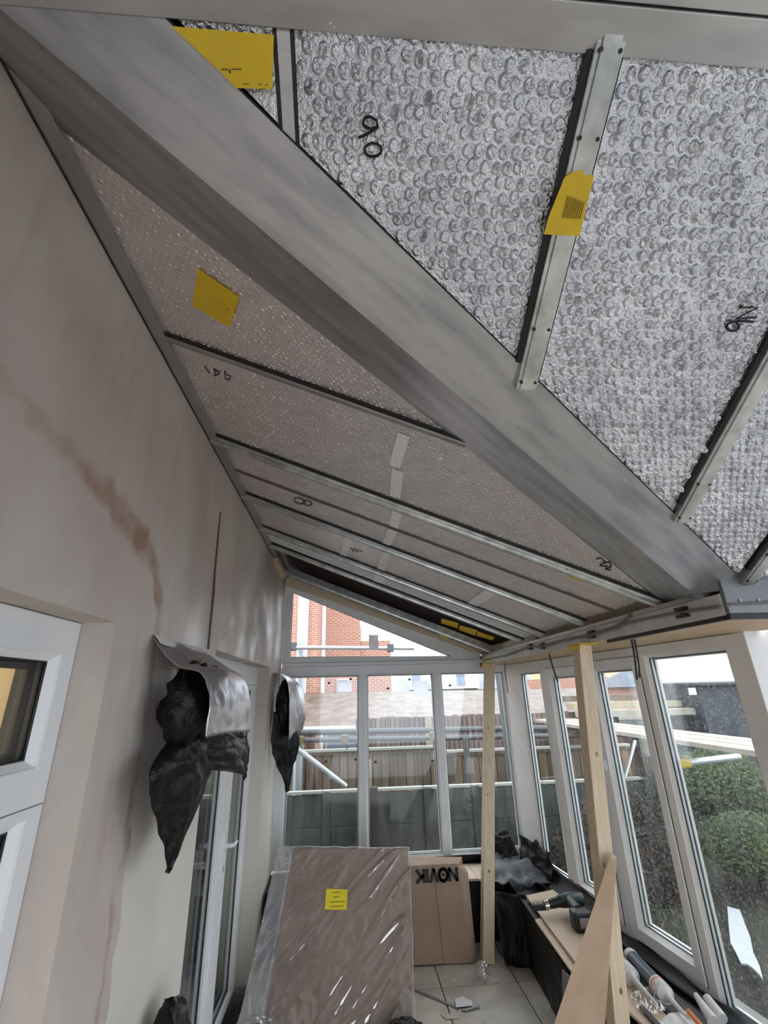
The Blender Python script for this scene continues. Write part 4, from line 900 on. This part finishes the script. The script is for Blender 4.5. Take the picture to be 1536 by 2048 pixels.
# far cover between the doors and the end window
n2 = [(.002, 4.70, 2.185), (.06, 4.69, 2.175), (.13, 4.68, 2.12), (.165, 4.68, 1.98), (.175, 4.68, 1.80), (.18, 4.70, 1.60)]
m2 = [(.002, 4.88, 2.19), (.09, 4.88, 2.17), (.19, 4.86, 2.11), (.235, 4.86, 1.96), (.235, 4.86, 1.80), (.225, 4.86, 1.66)]
f2 = [(.002, 5.04, 2.185), (.10, 5.04, 2.16), (.22, 5.02, 2.08), (.28, 5.02, 1.92), (.295, 5.02, 1.78), (.25, 5.02, 1.62)]
fl2 = thing('silver_flap', (.12, 4.87, 1.7), 'silver flashing flap over the far bag next to the end window', 'flashing', 'silver flaps over the bagged wall lamps')
make('flashing_sheet', loft([n2, m2, f2], 30, 22, .010, 5, 8.1), 'silver', fl2, smooth='all', solid=.002)
bt2 = thing('bagged_lamp', (.1, 4.86, 1.15), 'wall lamp wrapped in a black bag hanging by the end window', 'wall lamp', 'wall lamps wrapped in black bags')
make('bag', lump((.115, 4.84, 1.90), (.085, .17, .22), 5.5, 0, .5), 'bag', bt2, smooth='all')
t1 = [(.03, 4.68, 1.85), (.02, 4.68, 1.68), (.03, 4.70, 1.52), (.08, 4.76, 1.38), (.135, 4.84, 1.24), (.155, 4.88, 1.16)]
t2 = [(.12, 4.78, 1.80), (.14, 4.78, 1.65), (.14, 4.80, 1.50), (.14, 4.84, 1.38), (.155, 4.87, 1.26), (.165, 4.89, 1.16)]
t3 = [(.22, 4.96, 1.80), (.25, 4.96, 1.62), (.245, 4.96, 1.50), (.20, 4.93, 1.37), (.19, 4.91, 1.26), (.172, 4.9, 1.165)]
make('bag_tail', loft([t1, t2, t3], 30, 22, .022, 5, 4.4), 'bag', bt2, smooth='all', solid=.003)
# ================================================================ LITTER ON THE FLOOR
make('rubble_sack', loft([[(.03, 2.05, .0), (.03, 2.02, .5), (.03, 2.10, .82), (.06, 2.22, .985)], [(.22, 1.95, .0), (.22, 1.98, .5), (.16, 2.08, .78), (.075, 2.215, .99)], [(.34, 2.2, .0), (.32, 2.2, .45), (.2, 2.2, .74), (.085, 2.23, .985)], [(.25, 2.45, .0), (.24, 2.42, .5), (.14, 2.36, .82), (.10, 2.30, .955)], [(.03, 2.45, .0), (.03, 2.42, .5), (.05, 2.36, .82), (.08, 2.3, .95)], [(.03, 2.05, .0), (.03, 2.02, .5), (.03, 2.10, .82), (.06, 2.22, .985)]], 30, 34, .03, 6, 3.7), 'bag', smooth='all', label='black rubble sack with a pointed top leaning on the plaster wall', cat='sack', solid=.003)
wb = thing('rubbish_bag', (.18, 3.84, 0), 'clear rubbish bag with white and navy scraps at the foot of the wrapped panel', 'bag')
make('bag_film', lump((.175, 3.79, .075), (.15, .10, .08), 7.7, 1, .5), 'film', wb, smooth='all')
make('scrap', MB().prism([(.10, 3.74, .07), (.17, 3.72, .08), (.19, 3.76, .14), (.14, 3.77, .13)], (0, .01, 0)), 'navy', wb, label='navy printed scrap'); make('scrap', MB().prism([(.06, 3.75, .05), (.12, 3.74, .06), (.11, 3.77, .13), (.07, 3.78, .11)], (0, .01, 0)), 'paper', wb, label='white paper scrap')
make('black_cloth', lump((1.06, 3.70, .055), (.14, .09, .075), 2.4, 1, .6), 'bag', smooth='all', label='black bundled cloth on the floor before the wrapped panel', cat='cloth')
make('metal_strip', MB().beam((1.20, 4.27, .004), (1.50, 4.0, .004), [(-.008, 0), (.008, 0), (.008, .004), (-.008, .004)], (.67, .74, 0), (0, 0, 1)).beam((1.50, 4.0, .004), (1.61, 4.03, .012), [(-.012, 0), (.012, 0), (.012, .004), (-.012, .004)], (-.26, .96, 0), (0, 0, 1)), 'plate', label='thin bent metal strip lying across the floor tile joint', cat='metal strip')
make('paper_scrap', MB().prism([(1.45, 4.02, .014), (1.56, 4.02, .016), (1.575, 4.09, .006), (1.52, 4.15, .004), (1.46, 4.12, .005)], (0, 0, .002)), 'paper', label='white torn paper lying beside the bent metal strip', cat='paper')
make('paper_scrap', MB().prism([(1.335, 3.99, .002), (1.44, 3.97, .002), (1.455, 3.93, .002), (1.36, 3.935, .002)], (0, 0, .003)), mat('cream_scrap', (.55, .50, .38), .8), label='cream scrap lying on the tile joint', cat='scrap')
make('plastic_bag', lump((1.72, 4.33, .05), (.05, .06, .055), 9.4, 1, .7), 'film', smooth='all', label='small clear plastic bag between the box and the far prop', cat='plastic bag')
b = MB()
for k in range(60):
    x, y = random.uniform(1.2, 2.0), random.uniform(3.6, 4.5); s = random.uniform(.003, .009); b.ball((x, y, s*.4), (s, s*random.uniform(.5, 1), s*.5), 6, 4)
make('crumbs', b, 'paper', kind='stuff', label='small pale crumbs of rubble scattered on the floor', cat='rubble')
# ================================================================ OUTSIDE
gr = MB(); n = 60; G = []
for i in range(n+1):
    row = []
    for j in range(n+1):
        x, y = -8+40*(i/n), -14+60*(j/n); rise = max(0, min(1, (y-6.5)/6))*max(0, min(1, (x-4.2)/2))*.7
        z = -.22+rise+.04*noise.noise(Vector((x, y, 0))); row.append((x, y, z if not (-3.4 < x < 2.3 and -3 < y < 6) and not (x < 5 and y < 2.8) else -.3))
    G.append(row)
gr.grid(G); struct('ground', gr, 'ground', 'muddy garden ground with patches of grass', smooth='all')
make('bounce_slab', MB().box((4.75, -6, -.16), (9, 2.9, -.06)).box((.2, -8, -.16), (4.7, -2.7, -.06)), mat('pale_bounce', (.50, .50, .49), .8, c2=(.42, .42, .41), ns=3), kind='structure', label='unseen pale slab added around the bay to bounce light onto the foil')  # unseen slab, added so the foil ceiling has something pale to reflect
# concrete fence
ft = thing('concrete_fence', (2, 6.6, -.2), 'low green grey concrete panel fence beyond the end window', 'fence')
xs = [-1.3, .46, 1.72, 2.33, 3.5, 4.6]
for i, x in enumerate(xs):
    make('post', MB().box((x-.045, 6.54, -.25), (x+.045, 6.66, .86)), 'fenceconc', ft, bevel=.006)
    if i < len(xs)-1:
        for k in range(3):
            z0 = -.2+k*.345; make('gravel_board', MB().box((x+.047, 6.575, z0), (xs[i+1]-.047, 6.625, z0+.335)), 'fenceconc', ft, bevel=.008)
        make('capping', MB().box((x-.04, 6.565, .845), (xs[i+1]-.05, 6.64, .872)), 'fencecap', ft)
make('garden_post', MB().box((.985, 6.38, -.25), (1.085, 6.46, .915)), 'darkpost', label='dark brown timber post standing in front of the concrete fence', cat='post')
# timber fences
def bfence(x0, x1, y, zt, z0, bw, m, label, posts=(), cap=True, drop=()):
    t_ = thing('timber_fence', ((x0+x1)/2, y, z0), label, 'fence'); x = x0
    while x < x1:
        h = zt-.04+random.uniform(-.012, .012)
        make('fence_board', MB().box((x+.006, y+random.uniform(-.018, .006), z0), (min(x+bw, x1)-.006, y+.025, h)), m, t_); x += bw
    make('backing', MB().box((x0, y+.028, z0), (x1, y+.05, zt-.06)), 'darkpost', t_)
    if cap: make('capping_rail', MB().box((x0, y-.03, zt-.075), (x1, y+.05, zt-.035)), m, t_); make('capping_rail', MB().box((x0-.01, y-.04, zt-.033), (x1, y+.06, zt)), 'fencecap', t_)
    for px, pz in posts: make('fence_post', MB().box((px-.06, y-.06, z0), (px+.06, y+.0, pz)), 'fencepost', t_)
bfence(-.9, 2.03, 7.8, 1.205, -.2, .125, 'fencewood', 'brown closeboard fence section left of the pale post', posts=((-.02, 1.15), (1.02, 1.05)))
bfence(2.20, 5.2, 7.85, 1.13, -.2, .135, 'fencewood', 'lower brown closeboard fence section right of the pale post', posts=((2.14, 1.14),))
bfence(.86, 5.6, 8.7, 1.62, -.2, .085, 'fencewood2', 'greyer taller board fence further back', posts=((2.12, 1.56), (3.75, 1.56)), cap=False)
# scaffolding
G_SC = 'scaffold tubes outside'
def pole(a, c, r_, m, label):
    t_ = thing('scaffold_tube', a, label, 'scaffold tube', G_SC); make('tube', MB().tube([a, c], r_, 12), m, t_, smooth=True); return t_
p = pole((-.9, 7.25, 1.40), (4.6, 7.25, 1.32), .035, 'scaf', 'lower dark scaffold tube crossing behind the end window')
for x in (.05, .68, 1.95, 4.3): make('coupler', MB().box((x-.05, 7.19, 1.33), (x+.05, 7.31, 1.44)).tube([(x+.03, 7.2, 1.34), (x+.03, 7.2, 1.26)], .015, 8), 'coupler', p, bevel=.01)
pole((-.9, 7.35, 1.49), (4.6, 7.35, 1.42), .04, 'scaf', 'upper dark scaffold tube crossing behind the end window')
pole((2.42, 7.1, -.2), (2.38, 7.1, 1.36), .042, 'scaf', 'upright dark scaffold standard before the brown fence')
pole((3.02, 7.15, -.2), (2.95, 7.15, 3.0), .04, 'scaf', 'upright scaffold standard behind the far prop')
pole((.0, 7.2, 1.30), (.70, 7.2, .80), .036, 'scaf2', 'pale diagonal scaffold brace low at the left of the end window')
p = pole((.02, 7.6, -.2), (-.05, 7.6, 4.4), .07, 'scaf2', 'thick pale scaffold standard seen in the gable light')
p2 = pole((-.9, 7.4, 2.68), (1.75, 7.4, 2.62), .03, 'scaf2', 'pale level scaffold tube seen in the gable light')
for q in ((-.12, 7.42, 2.68), (-.1, 7.5, 2.42), (1.38, 7.4, 2.63)): make('coupler', MB().box((q[0]-.05, q[1]-.05, q[2]-.06), (q[0]+.05, q[1]+.05, q[2]+.06)), 'scaf', p2, bevel=.012)
# walkway along the right
for k in range(3):
    make('scaffold_board', MB().hexa([(3.95+k*.24, 3.3, 1.44), (4.17+k*.24, 3.3, 1.44), (4.22+k*.25, 8.6, 1.44), (4.0+k*.25, 8.6, 1.44), (3.95+k*.24, 3.3, 1.48), (4.17+k*.24, 3.3, 1.48), (4.22+k*.25, 8.6, 1.48), (4.0+k*.25, 8.6, 1.48)]), 'scafboard', label=['scaffold board on the inner edge of the walkway outside the windows', 'scaffold board in the middle of the walkway outside the windows', 'scaffold board on the outer edge of the walkway outside the windows'][k], cat='scaffold board', group='scaffold walkway boards')
pole((4.1, 7.2, 1.39), (4.9, 4.6, 1.39), .03, 'scaf', 'dark scaffold transom under the walkway boards')
pole((4.82, 7.0, 1.25), (4.25, 6.6, .70), .022, 'scaf2', 'thin pale diagonal rail under the walkway')
py_ = pole((4.3, 5.3, 1.20), (5.2, 5.6, 1.20), .035, 'scaf2', 'pale scaffold tube end with a yellow cap below the walkway')
make('end_cap', MB().tube([(4.22, 5.28, 1.20), (4.38, 5.33, 1.20)], .05, 10), 'yellow', py_, smooth=True)
for k, (z, y, m) in enumerate(((1.50, 8.2, 'scafboard'), (1.62, 8.5, 'fencepost'), (1.74, 8.8, 'felt'))):
    make('stacked_plank', MB().box((4.7, y, z), (7.2, y+.3, z+.10)), m, label=['lowest plank of the timber stack beyond the walkway', 'middle plank of the timber stack beyond the walkway', 'topmost plank of the timber stack beyond the walkway'][k], cat='plank', group='planks stacked beyond the walkway')
# garage
gt_ = thing('garage', (2, 10, -.2), 'low garage with a weathered sloping roof behind the fences', 'garage')
make('roof', MB().hexa([(-2.5, 9.1, 1.40), (6.4, 9.1, 1.33), (6.4, 11.2, 1.90), (-2.5, 11.2, 1.97), (-2.5, 9.1, 1.46), (6.4, 9.1, 1.39), (6.4, 11.2, 1.96), (-2.5, 11.2, 2.03)]), 'felt', gt_)
make('fascia', MB().hexa([(-2.5, 9.05, 1.34), (6.4, 9.05, 1.27), (6.4, 9.1, 1.27), (-2.5, 9.1, 1.34), (-2.5, 9.05, 1.47), (6.4, 9.05, 1.40), (6.4, 9.1, 1.40), (-2.5, 9.1, 1.47)]), 'white_fascia', gt_)
make('wall', MB().box((1.3, 9.4, -.2), (6.3, 9.5, 1.38)), 'fencewood2', gt_)
# brick house
bh = thing('brick_house', (-1, 13, -.2), 'tall red brick house behind the garage', 'house')
make('wall', MB().box((-5, 11.6, -.3), (-.02, 14.5, 6.5)), 'brick', bh)
make('wall', MB().box((.05, 13.2, -.3), (1.06, 15, 6)), 'brick', bh)
make('chimney', MB().box((1.07, 13.4, -.3), (1.92, 14.6, 3.35)), 'brick', bh)
make('chimney_shoulder', MB().prism([(1.07, 13.4, 3.35), (1.6, 13.4, 3.35), (1.07, 13.4, 3.75)], (0, 1.2, 0)), 'render', bh)
make('downpipe', MB().tube([(.03, 13.1, -.2), (.03, 13.1, 6)], .07, 10), 'white_fascia', bh, smooth=True)
make('downpipe', MB().tube([(-.35, 11.5, -.2), (-.35, 11.5, 6)], .10, 10), 'white_fascia', bh, smooth=True)
wn = make('window', MB().box((.42, 13.14, 1.95), (.75, 13.2, 2.35)), 'white_fascia', bh); make('pane', MB().box((.45, 13.12, 1.98), (.72, 13.14, 2.32)), 'winglass', wn)
wn = make('window', MB().box((.15, 13.14, .6), (1.0, 13.2, 1.5)), 'white_fascia', bh); make('pane', MB().box((.2, 13.12, .65), (.95, 13.14, 1.45)), 'winglass', wn)
# slate roofed houses
sh = thing('slate_house', (4, 20, -.2), 'distant house with a grey slate roof and white dormers', 'house')
make('wall', MB().box((2.4, 20, -.3), (9, 26, 2.2)), 'render', sh)
make('roof', MB().prism([(2.2, 19.6, 2.0), (3.3, 22, 3.4), (7.2, 22, 3.4), (9.2, 19.6, 2.0)], (0, .15, 0)), 'slate', sh)
for x in (3.2, 4.0, 5.0): 
    dm = make('dormer', MB().box((x, 19.3, 2.05), (x+.5 if x < 4 else x+1.0, 20.2, 2.75)), 'white_fascia', sh); make('pane', MB().box((x+.08, 19.28, 2.15), (x+.42, 19.3, 2.6)), 'winglass', dm)
wh = thing('white_house', (14, 22, -.2), 'pale rendered house far off through the large near window', 'house')
make('wall', MB().box((11.5, 20, -.3), (26, 28, 5.2)), 'render', wh)
make('roof', MB().prism([(11, 19.6, 5.2), (12.5, 24, 8), (25, 24, 8), (26.5, 19.6, 5.2)], (0, .3, 0)), 'slate', wh)
for x, z in ((13, 3.6), (14.6, 3.6), (17.5, 3.6), (18, 2.4), (20.5, 3.6)):
    wn = make('window', MB().box((x, 19.9, z), (x+.7, 20, z+.8)), 'white_fascia', wh); make('pane', MB().box((x+.06, 19.88, z+.06), (x+.64, 19.9, z+.74)), 'winglass', wn)
ch = thing('cream_house', (9, 18, -.2), 'cream walled house with a red brick base seen over the planks', 'house')
make('wall', MB().box((8.0, 17, 2.3), (11.4, 19, 3.4)), 'cream', ch); make('wall', MB().box((7.8, 16.9, -.3), (11.4, 19, 2.3)), 'brick', ch)
make('roof', MB().prism([(9.2, 16.6, 1.95), (10.6, 16.6, 2.5), (11.4, 16.6, 2.5), (11.4, 16.6, 1.95)], (0, .2, 0)), 'slate', ch)
sd_ = thing('garden_shed', (7.6, 8.2, -.2), 'dark felt covered garden shed rising beside the lawn', 'shed')
make('wall', MB().box((6.72, 8.0, .1), (9.8, 9.6, 1.98)), 'shed', sd_); make('roof', MB().hexa([(6.66, 7.9, 1.96), (9.9, 7.9, 1.96), (9.9, 9.7, 1.99), (6.66, 9.7, 1.99), (6.66, 7.9, 2.0), (9.9, 7.9, 2.0), (9.9, 9.7, 2.03), (6.66, 9.7, 2.03)]), 'shed', sd_)
make('ladder_hook', MB().box((6.5, 7.9, 1.82), (6.6, 7.95, 1.93)), 'paper', sd_)
# pole
pole((6.6, 15, -.2), (6.0, 15, 4.0), .10, 'scaf2', 'tall pale post far off seen through the large near window')
# planting
def leafball(name, c, r_, nn, ls, m, label, cat, stem=None):
    t_ = thing(name, (c[0], c[1], -.2), label, cat); b = MB()
    for k in range(nn):
        q = Vector((random.gauss(0, 1), random.gauss(0, 1), random.gauss(0, 1))).normalized()*(random.random()**.4)
        p = Vector(c)+Vector((q.x*r_[0], q.y*r_[1], q.z*r_[2])); a = Vector((random.gauss(0, 1), random.gauss(0, 1), random.gauss(0, 1))).normalized(); d = a.orthogonal().normalized()
        b.add([p-a*ls, p+d*ls*.4, p+a*ls, p-d*ls*.4], [(0, 1, 2, 3)])
    make('foliage', b, m, t_, kind='stuff'); make('stem', MB().tube([(c[0], c[1], -.25), (c[0], c[1], c[2])], .04, 7), 'twig', t_)
leafball('green_bush', (6.1, 7.2, .62), (.65, .6, .50), 9000, .032, 'leaf', 'rounded bright green bush on the bank beyond the large near window', 'bush')
leafball('green_bush', (5.4, 6.0, .25), (.6, .5, .32), 5000, .03, 'leaf', 'lower spreading green bush closer to the large near window', 'bush')
leafball('green_bush', (4.5, 7.4, .45), (.45, .4, .4), 4000, .03, mat('brown_leaf', (.10, .075, .04), .9, c2=(.16, .13, .06)), 'brown leaved shrub under the walkway', 'bush')
leafball('brown_hedge', (3.85, 6.0, .22), (.85, .30, .62), 12000, .035, mat('brown_hedge_leaf', (.030, .024, .017), .9, c2=(.065, .045, .03)), 'dense dark brown hedge outside the opening windows', 'hedge')
def twigs(c, nn, hgt, spread, label):
    t_ = thing('bare_shrub', c, label, 'shrub'); b = MB()
    for k in range(nn):
        a = random.uniform(0, 6.28); l_ = random.uniform(.5, 1)*hgt; e = Vector((math.cos(a)*spread*random.random(), math.sin(a)*spread*random.random(), l_)); c_ = Vector(c)
        b.tube([c_, c_+e*.5+Vector((random.uniform(-.05, .05), 0, 0)), c_+e], [.008, .006, .003], 5)
        for q in range(3):
            s0 = c_+e*random.uniform(.4, .9); b.tube([s0, s0+Vector((random.uniform(-.25, .25), random.uniform(-.2, .2), random.uniform(0, .25)))], [.005, .002], 4)
    make('branches', b, 'twig', t_)
twigs((2.9, 6.35, -.22), 26, 1.25, .5, 'bare twiggy shrub against the concrete fence behind the far prop')
twigs((3.25, 5.2, -.22), 18, .75, .45, 'bare pale stems growing below the opening windows')
make('puddle_patch', MB().prism([(4.533, 5.464, -0.11), (4.563, 5.415, -0.11), (4.592, 5.376, -0.11), (4.42, 5.115, -0.11), (4.269, 4.881, -0.11), (4.091, 4.646, -0.11), (3.979, 4.458, -0.11), (3.848, 4.278, -0.11), (3.886, 4.362, -0.11), (3.903, 4.44, -0.11), (3.904, 4.49, -0.11), (3.865, 4.506, -0.11), (3.952, 4.664, -0.11), (4.028, 4.813, -0.11), (4.222, 5.067, -0.11)], (0, 0, .012)), 'puddle', label='jagged puddle on the muddy ground outside with its bright reflection as pale colour', cat='plastic sheet')  # puddle as a flat pale sheet, its glare put into the colour
b = MB()
for k in range(5000):
    x, y = random.uniform(3.3, 9), random.uniform(3.2, 10)
    if abs((x-4.45)*.79-(y-5.3)*.61) < .40 and y < 6.7: continue
    if noise.noise(Vector((x*.5, y*.5, 4))) < -.12: continue
    h = random.uniform(.05, .16); a = random.uniform(0, 6.28); zz = -.22+max(0, min(1, (y-6.5)/6))*max(0, min(1, (x-4.2)/2))*.7
    d = Vector((math.cos(a), math.sin(a), 0)); b.add([Vector((x, y, zz))-d*.012, Vector((x, y, zz))+d*.012, Vector((x+random.gauss(0, .05), y+random.gauss(0, .05), zz+h))], [(0, 1, 2)])
make('grass', b, 'leaf', kind='stuff', label='rough grass growing on the garden bank', cat='grass')
